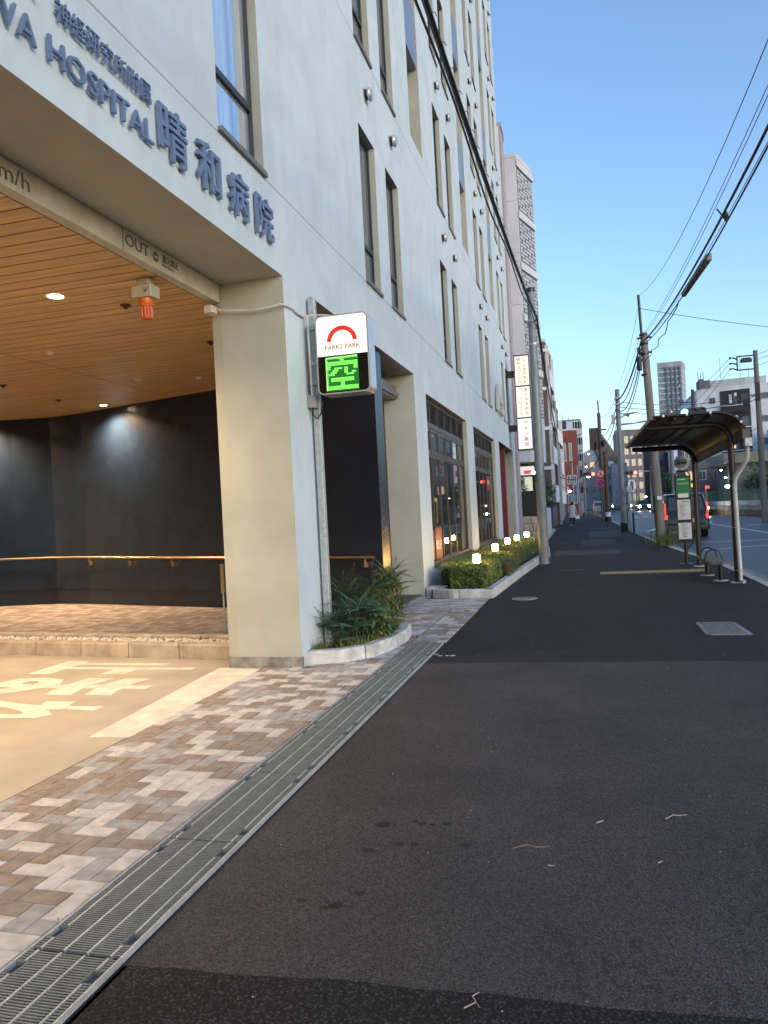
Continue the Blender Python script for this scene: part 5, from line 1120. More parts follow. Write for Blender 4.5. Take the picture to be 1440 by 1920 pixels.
# balcony building with perforated screens
M_APT=mat('lilac_white_wall',(.50,.53,.60),.8,var=.06,vscale=.8)
A=(-2.94,35.0);B_p=(-2.34,35.0);C_p=(-1.73,37.1)
bb=block('apartment_building','pale lilac apartment building with perforated balcony screens beyond the hospital',[A,B_p,C_p,(-2.2,38.6),(-8,41),(-8,35.0)],3.55,17.6,M_APT)
b=MB(); b.slab([(-3.0,35.6),(-2.6,38),(-8,40.6),(-8,35.6)],0,3.54); b.build('ground_floor',mat('ground_floor_wall',(.25,.2,.18),.8,var=.3,vscale=3),bb)
d_=Vector((C_p[0]-B_p[0],C_p[1]-B_p[1],0)); Lf=d_.length; d_.normalize(); nf=Vector((d_.y,-d_.x,0))
M_SCR=mat('screen_metal',(.27,.28,.30),.6,.3,var=.05)
for k in range(6):
    zb=17.6-2.05-2.38*k-.35
    if zb<3.6: break
    b=MB(); o=Vector((B_p[0],B_p[1],zb))+nf*.012
    nb=13
    for i in range(nb):
        for j in range(11):
            if (i*3+j*5)%7==0: continue
            p=o+d_*(.12+(Lf-.24)*i/nb)+Vector((0,0,.06+1.85*j/11)); w_=(Lf-.24)/nb*.62; hh=1.85/11*.72
            b.add([p,p+d_*w_,p+d_*w_+Vector((0,0,hh)),p+Vector((0,0,hh)),p+nf*.02,p+d_*w_+nf*.02,p+d_*w_+Vector((0,0,hh))+nf*.02,p+Vector((0,0,hh))+nf*.02],[(4,5,6,7),(0,1,5,4),(2,3,7,6),(0,4,7,3),(1,2,6,5)])
    sc_=b.build('balcony_screen',M_APT,bb)
    b=MB(); b.quad(o+d_*.08,o+d_*(Lf-.08),o+d_*(Lf-.08)+Vector((0,0,1.95)),o+d_*.08+Vector((0,0,1.95))); b.build('screen_back',mat('screen_dark',(.12,.125,.14),.7,var=.1),sc_)
    b=MB(); p=o+nf*.01; 
    b.add([p+Vector((0,0,1.98)),p+d_*Lf+Vector((0,0,1.98)),p+d_*Lf+Vector((0,0,2.32)),p+Vector((0,0,2.32)),p+nf*.05+Vector((0,0,1.98)),p+nf*.05+d_*Lf+Vector((0,0,1.98)),p+nf*.05+d_*Lf+Vector((0,0,2.32)),p+nf*.05+Vector((0,0,2.32))],[(4,5,6,7),(0,1,5,4),(2,3,7,6),(0,4,7,3),(1,2,6,5)]); b.build('slab_edge',M_APT,bb)
for z in (6,8.4,10.8,13.2,15.6):
    b=MB(); b.box(-2.94,34.992,z,-2.34,34.998,z+.02); b.build('wall_joint',M_FF,bb)
pk=block('pink_building','narrow pinkish building squeezed between the hospital and the lilac apartments',[(-3.02,32.4),(-2.72,32.4),(-2.72,33.6),(-2.95,34.9),(-12,34.9),(-12,32.4)],0,17.8,mat('pink_wall',(.36,.32,.36),.8,var=.06))
b=MB(); b.tube([(-2.80,31.75,0),(-2.80,31.75,17.5)],.05,8); b.build('down_pipe',M_APT,pk)
# stone wall with black fence
swl=thing('stone_wall','wall of large pale rough stones topped by a black fence panel beside the hedge end','wall',(-2.6,34,0))
rg=random.Random(2); b=MB(); zc=0
for row in range(3):
    x=-3.1; hh=(.38,.34,.30)[row]
    while x<-1.95:
        w_=rg.uniform(.25,.45); x2=min(x+w_,-1.93); dz=rg.uniform(-.02,.02); dy=rg.uniform(-.03,.03)
        b.bbox(x+.008,33.85+dy,zc+.006,x2-.008,34.1,zc+hh-.008,.035); x=x2
    zc+=hh
b.build('stone',mat('rough_stone',(.42,.37,.30),.9,var=.25,vscale=4,bump=.6,bscale=14),swl); 
b=MB(); b.box(-3.1,33.9,0,-1.95,34.06,zc-.01); b.build('mortar',mat('mortar_grey',(.2,.19,.18),.9,var=.2),swl)
b=MB(); b.box(-3.02,33.93,zc,-1.98,33.97,2.17); b.build('fence_panel',M_BLACK,swl)
b=MB(); b.bbox(-1.93,34.4,0,-1.68,38,1.35,.03); one(b,'garden_wall',M_KERBW,'low white rendered wall end behind the grey pole','wall')
b=MB(); b.slab([(-1.9,32),(-1.6,32),(-1.75,44),(-2.2,44)],.001,.12); one(b,'planter_kerb',M_KERB,'grey kerb block continuing past the stone wall','kerb')
# shop front under the lilac building
sf_=thing('shop_sign','lit red and white shop sign over a bright doorway behind the black fence','sign',(-2.6,35.5,2.2))
b=MB(); b.box(-2.95,35.40,2.95,-2.25,35.48,3.35); b.build('sign_board',glow('shop_sign_white',(1,.9,.88),.4),sf_); b=MB(); b.box(-2.7,35.385,3.0,-2.35,35.395,3.15); b.build('red_band',glow('shop_sign_red',(.8,.1,.1),.35),sf_)
b=MB(); b.box(-2.9,35.5,.9,-2.35,35.56,2.85); b.build('lit_doorway',glow('doorway_glow',(.95,.95,.75),.35),sf_)
b=MB(); b.lathe([(.05,0),(.11,.07),(.05,.14)],(-2.25,35.1,2.95),12); one(b,'shop_lamp',glow('shop_lamp_glow',(1,.88,.7),8),'small bright lamp bulb under the lilac apartments','lamp')
# trees
def tree(name,x,y,h,cr,label,seed,n=1600,mm=(0,3,0),base=0.,ls=.16):
    rg=random.Random(seed); t=thing(name,label,'tree',(x,y,base)); b=MB(); b.tube([(x,y,base),(x+.05,y,base+h*.45),(x,y+.1,base+h*.8)],[.11,.08,.03],8)
    blobs=[]
    for i in range(9):
        a=rg.uniform(0,6.28); r=cr*rg.uniform(.1,.65); c=Vector((x+r*math.cos(a),y+r*math.sin(a),base+h*rg.uniform(.5,.88))); blobs.append((c,cr*rg.uniform(.35,.6))); b.tube([(x,y,base+h*.4),c],[.05,.015],5)
    b.build('trunk',mat('bark',(.06,.045,.035),.9,var=.2),t); lv=MB()
    for i in range(n):
        c,r=blobs[rg.randrange(9)]; d=rv(rg); p=c+d*r*(rg.random()**.4); p.z=max(p.z,base+.15); leaf(lv,p,d+rv(rg),Vector((0,0,1)),ls*rg.uniform(.6,1.2),ls*.6,mm[rg.randrange(len(mm))],.1,.3)
    lv.build('crown',LG,t)
tree('garden_tree',-2.35,42,3.3,.85,'dark green garden tree leaning over the sidewalk behind the grey pole',51,2600,ls=.13)
tree('garden_tree',-2.9,34.6,3.2,.42,'small dark shrub tree rising behind the black fence',52,1200,ls=.10)
tree('garden_tree',-2.5,50,2.8,.8,'lower green garden tree beyond the white wall end',53,1800,ls=.13)
tree('street_tree',15.5,70,4.0,2.4,'leafy tree behind the green mesh fence on the right',54,2600,ls=.25,base=-.1)
tree('street_tree',9.6,92,4.6,2.2,'dark tree beyond the oncoming silver car',55,1800,ls=.25,base=-.1)
wd=thing('roadside_weed','bushy green weed growing at the foot of the brown utility pole','weed',(2.5,25.3,0)); rg=random.Random(9); lv=MB(); st=MB()
for i in range(90):
    a=rg.uniform(0,6.28); q=Vector((2.42+rg.gauss(0,.22),25.2+rg.gauss(0,.2),0)); tp_=q+Vector((math.cos(a)*.22,math.sin(a)*.2,rg.uniform(.22,.62))); st.tube([q,tp_],[.006,.003],4)
    for k in range(30): leaf(lv,q.lerp(tp_,rg.uniform(.2,1)),rv(rg),Vector((0,0,1)),rg.uniform(.03,.075),.018,(1,3,3)[k%3],.1,.2)
lv.build('foliage',LG,wd); st.build('stem',LG[3],wd)
# left row of buildings
def balc(root,o,ud,n,pz,w,h,d,m,dark,rail=None):
    o=Vector(o); u=Vector(ud).normalized(); nn=u.cross(Vector((0,0,1))); proto=None
    for k in range(n):
        P0=o+Vector((0,0,k*pz))
        if proto is None:
            b=MB()
            def bx(a0,a1,z0,z1,d0,d1,m_):
                vs=[P0+u*a+nn*dd+Vector((0,0,z)) for z in (z0,z1) for dd in (d0,d1) for a in (a0,a1)]
                b.add(vs,[(0,1,3,2),(4,6,7,5),(0,4,5,1),(2,3,7,6),(0,2,6,4),(1,5,7,3)],m_)
            bx(0,w,0,h*.42,d-.12,d,0); bx(0,w,-.15,0,0,d,0); bx(0,.15,0,h,0,d,0); bx(w-.15,w,0,h,0,d,0); bx(.15,w-.15,.0,h,.0,.02,1); bx(w*.3,w*.55,.0,h*.8,.02,.04,2)
            proto=(b.build('balcony',[m,dark,M_FG],root),P0)
        else:
            q=proto[0].copy(); COL.objects.link(q); q.parent=root; q.location=proto[0].location+(P0-proto[1])
M_BRN=mat('brown_tile_wall',(.14,.09,.075),.75,var=.15,vscale=.8); M_DKB=mat('dark_recess',(.025,.025,.03),.8,var=0)
t=block('apartment_building','brown tiled apartment building with white slab edges behind the lilac one',[(-9,52),(-2.15,52),(-2.0,58),(-9,58)],0,12.6,M_BRN,M_FW); balc(t,(-2.15,52.2,1.8),(0.02,1,0),4,2.7,5.4,2.5,.22,M_FW,M_DKB)
for z in (3.9,6.6,9.3,11.9):
    b=MB(); b.box(-3.4,51.9,z,-1.95,51.99,z+.22); b.build('slab_edge',M_WHITE,t)
t=block('apartment_building','narrow grey building stepping behind the brown tiled one',[(-9,59),(-2.28,59),(-2.2,64),(-9,64)],0,12.2,mat('grey_render',(.26,.27,.27),.8,var=.1,vscale=1),None); pane_grid(t,(-2.27,59.6,2),(0.02,1,0),3,4,1,1.3,1.5,2.6,M_FF,M_FG)
t=block('apartment_building','grey apartment house with pale balconies, third down the left side',[(-10,70),(-2.6,70),(-2.3,80),(-10,80)],0,11.0,mat('grey_render',(.26,.27,.27)),M_FD); balc(t,(-2.6,70.3,1.7),(.03,1,0),3,2.9,9,2.6,.4,M_FW,M_DKB); balc(t,(-4.0,69.98,1.7),(1,0,0),3,2.9,1.4,2.6,.35,M_FW,M_DKB)
M_BRK=mat('red_brick_wall',(.20,.055,.045),.85,var=.18,vscale=1.2)
t=block('brick_building','dark red brick building down the street with small tall windows',[(-10,104),(-3.2,104),(-3.2,103),(-.75,103),(-.7,112),(-10,112)],0,11.3,M_BRK,M_FW)
pane_grid(t,(-2.55,103,7.2),(1,0,0),2,1,.38,2.4,.75,3,M_FW,M_FG); pane_grid(t,(-2.9,103,1.5),(1,0,0),3,2,.5,1.2,.7,2.6,M_FW,M_FG)
b=MB(); b.slab([(-9,103.6),(-3.0,103.6),(-3.0,108),(-9,108)],11.6,13.0); b.build('upper_storey',M_BRK,t)
t=block('apartment_building','cream and dark balcony apartment block rising behind the brick building',[(-9,122),(-2.9,122),(-1.35,122),(-.2,122),(.1,134),(-9,134)],0,14.6,M_FW,M_FD)
b=MB(); b.box(-3.6,121.9,9,-2.35,121.98,14.6); b.build('dark_bay',mat('charcoal_panel',(.03,.032,.045),.7,var=0),t)
M_CRM=mat('cream_balcony',(.52,.52,.42),.8,var=.04)
for k in range(5):
    b=MB(); z=13.9-2.55*k; b.box(-1.30,121.55,z-1.55,-.0,121.7,z-.65,0); b.box(-1.3,121.7,z-1.6,0,121.98,z-1.5,0)
    b.box(-1.28,121.9,z-.62,0,121.99,z+.5,1)
    for i in range(3): b.box(-1.1+i*.42,121.84,z-.62,-1.03+i*.42,121.93,z+.5,2)
    b.build('balcony',[M_CRM,M_DKB,M_FW],t)
b=MB(); b.tube([(-2.0,124,14.6),(-2.0,124,15.5)],.04,5); b.tube([(-2.9,124,14.6),(-2.9,124,16)],.03,5); b.tube([(-3.2,124,15.4),(-2.6,124,15.5)],.02,4); b.build('aerial',M_BLACK,t)
# building with the big slanting brown roof in the street axis
t=thing('gabled_building','grey building with a large dark brown slanting roof at the end of the street','building',(3.2,160,0))
b=MB(); prof=[(-1.0,0),(-1.0,11.2),(1.6,12.6),(3.2,16.2),(7.2,9.4),(7.2,0)]
b.extr(prof,lambda u,v,tt:(u,tt,v),160,172); b.build('wall',mat('grey_facade',(.27,.28,.30),.85,var=.12,vscale=.4),t)
b=MB(); b.add([(1.5,159.6,15.6),(3.3,159.6,16.4),(7.6,159.6,9.3),(7.6,159.6,7.6),(3.3,159.6,9.8),(1.5,172,15.6),(3.3,172,16.4),(7.6,172,9.3)],[(0,4,3,2,1),(1,2,7,6),(0,1,6,5)]); b.build('roof',mat('brown_roof',(.13,.095,.09),.8,var=.15,vscale=1),t)
b=MB(); b.box(1.4,159.5,12.5,3.2,160.4,16.8); b.build('roof_tower',mat('dark_brown_tower',(.05,.035,.035),.8,var=.1),t)
pane_grid(t,(-.3,160,3.5),(1,0,0),5,3,1.0,1.2,1.5,2.6,M_FF,M_FG,lit=((1,2),))
for i,(z,c) in enumerate(((8.6,(.45,.47,.55)),(6.6,(.3,.32,.5)),(4.8,(.4,.42,.5)))):
    b=MB(); b.box(4.9,158.9,z,5.9,159.2,z+1.1); one(b,'shop_sign',mat('hanging_sign_%d'%i,c,.6,var=.05),['white hanging sign, highest on the slanting roof building','blue white hanging sign in the middle by the dark pole','pale hanging sign, lowest above the headlights'][i],'sign')
# far dark apartment wall right of axis
t=block('apartment_building','long dark apartment block with grey piers behind the lamp pole',[(7.3,176),(17,180),(17,196),(7.3,192)],0,17.3,M_FD,M_FD)
pane_grid(t,(7.6,176.1,1.5),(9.7,4,0),6,6,.95,1.5,1.55,2.6,M_FW,M_FG,lit=((2,1),(4,3)))
t=block('apartment_building','dark red and purple apartment block right of the lamp pole',[(12.2,150),(15.2,150),(15.2,166),(12.2,166)],0,11.8,mat('dark_red_wall',(.09,.03,.04),.8,var=.15,vscale=.6),M_FD)
pane_grid(t,(12.5,150,1),(1,0,0),2,4,.9,1.4,1.3,2.6,M_FD,M_FG)
t=block('apartment_building','pale bluish apartment house with many small windows seen under the shelter roof',[(15.4,140),(20.4,140),(20.4,156),(15.4,156)],0,10.2,M_FW,M_FW)
pane_grid(t,(15.7,140,.8),(1,0,0),4,4,.75,1.1,1.15,2.3,M_FF,M_FG,lit=((1,1),))
t=block('apartment_building','blue grey house left of the round bus emblem with a lit window',[(5.2,150),(8.0,150),(8.0,158),(5.2,158)],0,8.6,mat('blue_grey_wall',(.15,.18,.25),.8,var=.15,vscale=.8),M_FD)
pane_grid(t,(5.4,150,1),(1,0,0),2,3,.7,1,1.2,2.4,M_FF,M_FG)
# glass tower
t=block('glass_tower','tall glass residential tower with dark vertical fins above the shelter','tower' and [(38.2,400),(49.6,400),(52.8,412),(41,414)],0,67.5,mat('tower_wall',(.24,.28,.33),.4,var=.15,vscale=.1),None)
b=MB(); b.slab([(38.1,399.8),(49.7,399.8),(52.9,412),(41,414.2)],67.6,70.0); b.build('crown_band',mat('tower_crown',(.26,.28,.31),.5,var=.15,vscale=.3),t)
for i,x in enumerate((42.4,44.6,46.6,48.7)):
    b=MB(); b.box(x-.35,399.0,0,x+.35,399.99,67.3); b.build('fin',mat('tower_fin',(.09,.11,.16),.6,var=0),t)
for r_ in range(24):
    z=66-2.75*r_
    b=MB(); 
    for (a0,a1) in ((38.3,42.0),(42.8,44.2),(45,46.2),(47,48.3),(49.1,49.6)): b.box(a0,399.55,z-1.2,a1,399.98,z-.55)
    b.add([(49.65,399.6,z-1.2),(52.9,411.9,z-1.2),(52.9,411.9,z-.55),(49.65,399.6,z-.55)],[(0,1,2,3)])
    b.build('balcony_band',mat('tower_band',(.42,.48,.54),.35,var=.2,vscale=.3),t)
    b=MB()
    for (a0,a1) in ((38.3,42.0),(42.8,44.2),(45,46.2),(47,48.3)): b.box(a0,399.9,z-.5,a1,399.985,z+1.4)
    b.build('window_band',mat('tower_glass',(.16,.20,.26),.15,var=.35,vscale=.5),t)
for (x,z) in ((39.6,41.5),(40.6,40.5),(48,41.0),(43.5,44.5),(48.1,57),(39.2,38)):
    b=MB(); b.box(x,399.4,z,x+.8,399.5,z+1.1); b.build('lit_window',glow('lit_window',(1,.55,.25),.6),t)
# white apartment complex on the right
t=block('apartment_building','big white apartment building with dark balcony bay and roof aerials on the right',[(14.0,100),(16.4,99.4),(19.9,98.6),(22.6,98.2),(30,99),(30,116),(14.0,116)],0,14.6,M_FW,M_FW)
b=MB(); b.slab([(15.4,101),(19.6,100.2),(22.0,100.2),(22,108),(15.4,108)],14.7,15.9); b.build('penthouse',mat('penthouse_grey',(.40,.42,.43),.8,var=.15),t)
b=MB(); b.box(14.3,99.9,14.7,14.9,100.6,16.1); b.box(14.2,100,14.7,15.6,101.5,15.9); b.build('rooftop_tank',M_FD,t)
for x,z in ((14.4,17.2),(14.7,17.0),(15.0,17.2),(17.0,18.6),(19.3,18.8),(20.2,17.2)):
    b=MB(); b.tube([(x,101,15.8),(x,101,z)],.04 if x<16 else .025,5); b.build('aerial',M_FD,t)
ud=Vector((3.5,-.8,0)).normalized()
for k in range(5):
    z=13.3-2.75*k; o=Vector((16.55,99.32,z)); nn=ud.cross(Vector((0,0,1)))
    b=MB()
    def bx(a0,a1,z0,z1,d0,d1,m_):
        vs=[o+ud*a+nn*dd+Vector((0,0,zz)) for zz in (z0,z1) for dd in (d0,d1) for a in (a0,a1)]
        b.add(vs,[(0,1,3,2),(4,6,7,5),(0,4,5,1),(2,3,7,6),(0,2,6,4),(1,5,7,3)],m_)
    bx(0,3.3,-.95,1.0,0,.02,0); bx(0,3.3,-1.7,-.95,0,.35,0); bx(0,3.3,-.95,-.82,.3,.42,1); bx(1.0,1.3,-.6,.5,.02,.1,1); bx(1.4,1.9,-.8,.5,.02,.06,2); bx(2.3,3.1,-.8,.4,.02,.06,2); bx(1.6,1.85,.2,.6,.1,.4,1)
    b.build('balcony',[M_DKB,M_FW,M_FG],t)
    if k==2:
        b=MB(); bx(.9,1.5,-.6,.45,.03,.12,0); b.build('lit_window',glow('lit_window',(1,.55,.25),.6),t)
pane_grid(t,(15.35,99.64,2.0),(2.4,-.6,0),1,5,.7,.75,1,2.72,M_FF,M_FG,lit=((0,3),))
pane_grid(t,(20.5,98.5,2.0),(2.7,-.4,0),1,5,1.35,.75,2.9,2.72,M_FF,M_FG)
pane_grid(t,(23.2,98.3,2.0),(7,.8,0),2,5,1.5,1.1,2.6,2.72,M_FF,M_FG)
t=block('white_building','lower blue white building with dark balconies behind the drain pipe',[(21.2,92),(26,91.4),(26,97),(21.2,97.4)],0,8.8,mat('blue_white_wall',(.36,.40,.48),.8,var=.06,vscale=.6),M_FF)
balc(t,(21.5,91.95,2.2),(1,-.12,0),2,2.7,1.8,2.4,.5,M_FW,M_DKB); pane_grid(t,(23.6,91.75,2.4),(1,-.12,0),1,2,.9,1,1,2.7,M_FF,M_FG)
t=block('commercial_hall','plain grey hall with a beige upper band and a canopy behind the fence',[(14.6,80.5),(19,79.3),(27,77.3),(27,90),(14.6,92)],0,4.6,mat('hall_grey',(.17,.175,.17),.85,var=.12,vscale=.6),None)
b=MB(); b.slab([(13.4,80.2),(19,78.7),(27.3,76.8),(27.3,90),(13.4,91)],4.65,5.7); b.build('beige_band',mat('hall_beige',(.25,.225,.18),.85,var=.12,vscale=.5),t)
b=MB(); b.box(15.6,79.2,0,16.0,79.9,3.0); b.slab([(14.2,79),(18.2,78.1),(18.2,79.6),(14.2,80.5)],2.6,2.72); b.build('canopy',M_FD,t)
t=block('grey_house','dark grey house with balconies and small lamps left of the hall',[(11.3,95),(14.4,95),(14.4,99),(11.3,99)],0,9.0,M_FD,M_FF); pane_grid(t,(11.6,95,1),(1,0,0),2,3,.9,1.1,1.4,2.5,M_FW,M_FG,lit=((0,1),))
t=block('grey_house','dark low house with a projecting sign right of the silver car',[(14.45,96),(17.5,96),(17.5,99.3),(14.45,99.6)],0,6.0,M_FD,M_FD); pane_grid(t,(14.8,96,1),(1,0,0),2,2,.8,1,1.3,2.5,M_FF,M_FG)
for i,(x,y,z,c,w_,l) in enumerate(((10.9,86,2.6,(1,.8,.05),.5,'small yellow lit sign beyond the silver car'),(12.4,86,2.35,(1,.15,.2),.42,'small red lit sign right of the yellow one'))):
    b=MB(); b.box(x,y,z,x+w_,y+.1,z+w_*.8); b.tube([(x+.05,y+.05,-.1),(x+.05,y+.05,z)],.03,5); one(b,'lit_sign',glow('far_sign_%d'%i,c,.5),l,'sign')
# street lamps and small lights far away
for i,(x,y,z,s_,l) in enumerate(((13.9,85,4.2,.13,'small white wall lamp, upper, right of the shelter post'),(14.3,85,3.4,.14,'small white wall lamp, lower, right of the shelter post'),(13.6,80,2.4,.26,'bright yellowish round lamp over the green fence'),(9.9,88,2.9,.13,'tiny white lamp left of the shelter post'),(17.9,76,4.1,.14,'white lamp at the tip of a slanting arm by the hall'),(-1.75,92,3.0,.18,'white side lamp glowing before the red brick building'),(9.6,130,2.0,.2,'far white lamp above the road between the poles'),(10.9,130,1.9,.2,'far white lamp to the right above the road'),(.45,140,8.0,.22,'round lamp below the dark roof tower'),(1.0,140,10.3,.18,'higher round lamp at the dark roof tower'),(.5,98,4.8,.22,'bright white lamp above the far red signal'))):
    t=thing('far_lamp',l,'lamp',(x,y,z-.4)); b=MB(); b.lathe([(s_*.3,-s_*.6),(s_*.8,-s_*.3),(s_,0),(s_*.7,s_*.4),(s_*.2,s_*.6)],(x,y,z),10); b.build('bulb',glow('far_lamp_glow',(1,.95,.75),10),t); b=MB(); b.tube([(x,y+.3,z-.4),(x,y+.3,z+.3),(x,y+.02,z+.25)],.03,5); b.build('bracket',M_BLACK,t)
b=MB(); b.tube([(16.6,76,0),(16.6,76,4.0)],.06,6); b.tube([(16.0,76,3.8),(17.9,76,4.15)],.04,6); one(b,'lamp_post',M_BLACK,'dark lamp post with a slanting arm in front of the hall','lamp post')
# concrete barrier, rails, mesh fence, far pavement
g=MB(); g.slab([(12.9,46),(40,40),(40,100),(9.8,100),(10.2,76),(11.0,66)],-.119,.0); struct(g,'far_pavement',mat('far_pavement',(.09,.09,.09),.9,var=.15,vscale=1))
for i in range(8):
    a=Vector((9.9,74,0)).lerp(Vector((12.9,53,0)),i/8); c=Vector((9.9,74,0)).lerp(Vector((12.9,53,0)),(i+.94)/8); dd=(c-a).normalized(); nn=Vector((-dd.y,dd.x,0))*.16
    t=thing('crash_barrier','white railed barrier block across the road, %s from left'%['first','second','third','fourth','fifth','sixth','seventh','eighth'][i],'barrier',(a.x,a.y,-.12),'barrier blocks across the road')
    b=MB(); b.slab([(a-nn)[:2],(c-nn)[:2],(c+nn)[:2],(a+nn)[:2]],-.118,.38); b.build('block',mat('barrier_concrete',(.22,.17,.12),.85,var=.2,vscale=3),t)
    b=MB(); n2=nn*.5; b.slab([(a-n2)[:2],(c-n2)[:2],(c+n2)[:2],(a+n2)[:2]],.72,1.05); b.build('rail',mat('barrier_white',(.5,.52,.55),.6,var=.05),t)
    for k in range(4):
        p=a.lerp(c,.12+.25*k); b=MB(); b.tube([(p.x,p.y,.38),(p.x,p.y,.74)],.09,6); b.build('rail_post',mat('barrier_post',(.45,.44,.36),.6,var=0),t)
fn=thing('mesh_fence','green wire mesh fence with posts behind the crash barrier','fence',(12.5,62,0)); b=MB(); 
a=Vector((10.6,76,0)); c=Vector((15.6,48,0)); N_=26
for i in range(N_+1):
    p=a.lerp(c,i/N_); q=MB(); q.tube([(p.x,p.y,0),(p.x,p.y,1.95)],.03,5); q.build('fence_post',mat('fence_green',(.02,.10,.07),.6,var=0),fn)
dd=(c-a)/N_
for i in range(N_):
    for k in range(9):
        p=a+dd*(i+k/9); b.tube([(p.x,p.y,.1),((p+dd*.35).x,(p+dd*.35).y,1.9)],.009,3,caps=False); b.tube([((p+dd*.35).x,(p+dd*.35).y,.1),(p.x,p.y,1.9)],.009,3,caps=False)
b.tube([(a.x,a.y,1.92),(c.x,c.y,1.92)],.02,4); b.tube([(a.x,a.y,1.0),(c.x,c.y,1.0)],.015,4); b.build('mesh',MATS['fence_green'],fn)
for i in range(3):
    x,y=13.0+i*.35,60-i*2.6; b=MB(); rg=random.Random(60+i); t=thing('roadside_shrub',['dark roadside shrub, left of three behind the fence','dark roadside shrub, middle of three behind the fence','dark roadside shrub, right of three behind the fence'][i],'shrub',(x,y,0))
    for k in range(700): 
        d=rv(rg); p=Vector((x,y,.7))+Vector((d.x*1.0,d.y*.9,d.z*.65))*rg.random()**.4; leaf(b,p,d+rv(rg),Vector((0,0,1)),.15,.08,(0,3,4)[k%3],.1,.2)
    b.build('foliage',LG,t)
    b=MB(); b.tube([(x,y,0),(x,y,.7)],.04,5); b.build('stem',M_STEM,t)

# small street clutter on the left side and at the kerb
def hsign(x,y,z,w,h,c,label,e=None):
    t=thing('hanging_sign',label,'sign',(x,y,z)); 
    m=mat('hsign_'+label[:6]+str(int(z*10)),c,.5,var=0) if not e else glow('hsign_'+str(int(y)),c,e)
    q=MB(); q.box(x,y,z,x+w,y+.08,z+h); q.build('sign_board',m,t); q=MB(); q.box(x-.3,y+.02,z+h*.5,x,y+.06,z+h*.5+.04); q.build('bracket',M_BLACK,t)
    q=MB(); q.box(x+w*.25,y-.006,z+h*.12,x+w*.75,y-.001,z+h*.88); q.build('sign_stripe',mat('stripe_dark',(.10,.10,.14),.6,var=0),t)
hsign(-2.1,58.5,3.6,.5,1.5,(.5,.52,.55),'narrow white hanging sign on the grey stepped building')
hsign(-2.35,81,3.2,.6,1.2,(.45,.08,.07),'dull red hanging sign past the grey apartment house')
hsign(-2.5,88,2.6,.7,.9,(.9,.8,.55),'small cream lit sign before the red brick building',.35)
hsign(-1.5,101,2.4,.6,1.6,(.12,.2,.45),'blue hanging sign at the front of the red brick building')
hsign(7.6,140,3.0,1.0,2.2,(.6,.6,.62),'tall pale hanging sign above the oncoming cars')
b=MB(); b.box(-2.12,44.6,.45,-1.86,44.66,1.75,0)
bn_=thing('banner','blue and white upright banner beside the garden tree','banner',(-2.0,44.6,0)); b.build('cloth',mat('banner_blue',(.03,.06,.30),.8,var=.1),bn_)
b=MB(); b.tube([(-2.14,44.63,0),(-2.14,44.63,1.9)],.018,6); b.build('post',M_WHITE,bn_)
b=MB(); b.box(-2.12,44.6,1.76,-1.86,44.66,2.05); b.build('banner_top',M_WHITE,bn_)
for i,(x,y,l) in enumerate(((-1.1,92.5,'orange traffic cone standing at the far left kerb'),(-.5,93,'orange traffic cone beside the far slim pole'),(1.0,90,'orange traffic cone nearest to the far white car'))):
    t=thing('traffic_cone',l,'traffic cone',(x,y,0),'traffic cones far down the sidewalk'); b=MB(); b.bbox(x-.2,y-.2,.001,x+.2,y+.2,.04,.02); b.build('base',M_BLACK,t); b=MB(); b.lathe([(.15,0),(.09,.35),(.03,.72)],(x,y,.04),14); b.build('cone',mat('cone_orange',(.6,.12,.02),.6,var=0),t,smooth=True)
def kerbgrass(x,y,n,label,seed,h=.3,sx=.3,sy=.8):
    rg=random.Random(seed); lv=MB()
    for i in range(n):
        p=Vector((x+rg.gauss(0,sx),y+rg.gauss(0,sy),0)); a=rg.uniform(0,6.28); d=Vector((math.cos(a)*.5,math.sin(a)*.5,1)); leaf(lv,p,d,Vector((1,0,0)),h*rg.uniform(.5,1.1),.03,(1,3,3)[i%3],.1,.3)
    one(lv,'kerb_grass',LG,label,'grass',kind='stuff',loc=(x,y,0))
kerbgrass(1.05,86,420,'grass growing along the kerb before the far white car',71,.5,.35,3.0)
kerbgrass(1.95,38.6,260,'low grass around the base of the green railing',72,.16,.08,.9)
kerbgrass(-2.2,52,300,'weeds along the left wall beyond the grey pole',73,.35,.2,3.5)
# fine crack lines in the old asphalt
def crack(x0,y0,x1,y1,seed,label=None):
    rg=random.Random(seed); n=26; P=[]; off=0
    for i in range(n+1):
        t=i/n; off+=rg.gauss(0,.02); P.append(Vector((lerp(x0,x1,t)+off*.5,lerp(y0,y1,t)+off,.0052)))
    d=(P[-1]-P[0]).normalized(); nn=Vector((-d.y,d.x,0)); b=MB()
    for i in range(n):
        w0,w1=[.0035*(.4+rg.random()) for _ in (0,1)]; b.add([P[i]-nn*w0,P[i+1]-nn*w1,P[i+1]+nn*w1,P[i]+nn*w0],[(0,1,2,3)])
    struct(b,'asphalt_crack',mat('crack_dark',(.006,.006,.006),.95,var=0))
crack(.6,17.6,2.0,22.5,1); crack(-.9,13.6,.9,14.4,2); crack(1.2,10.2,2.6,12.9,3)
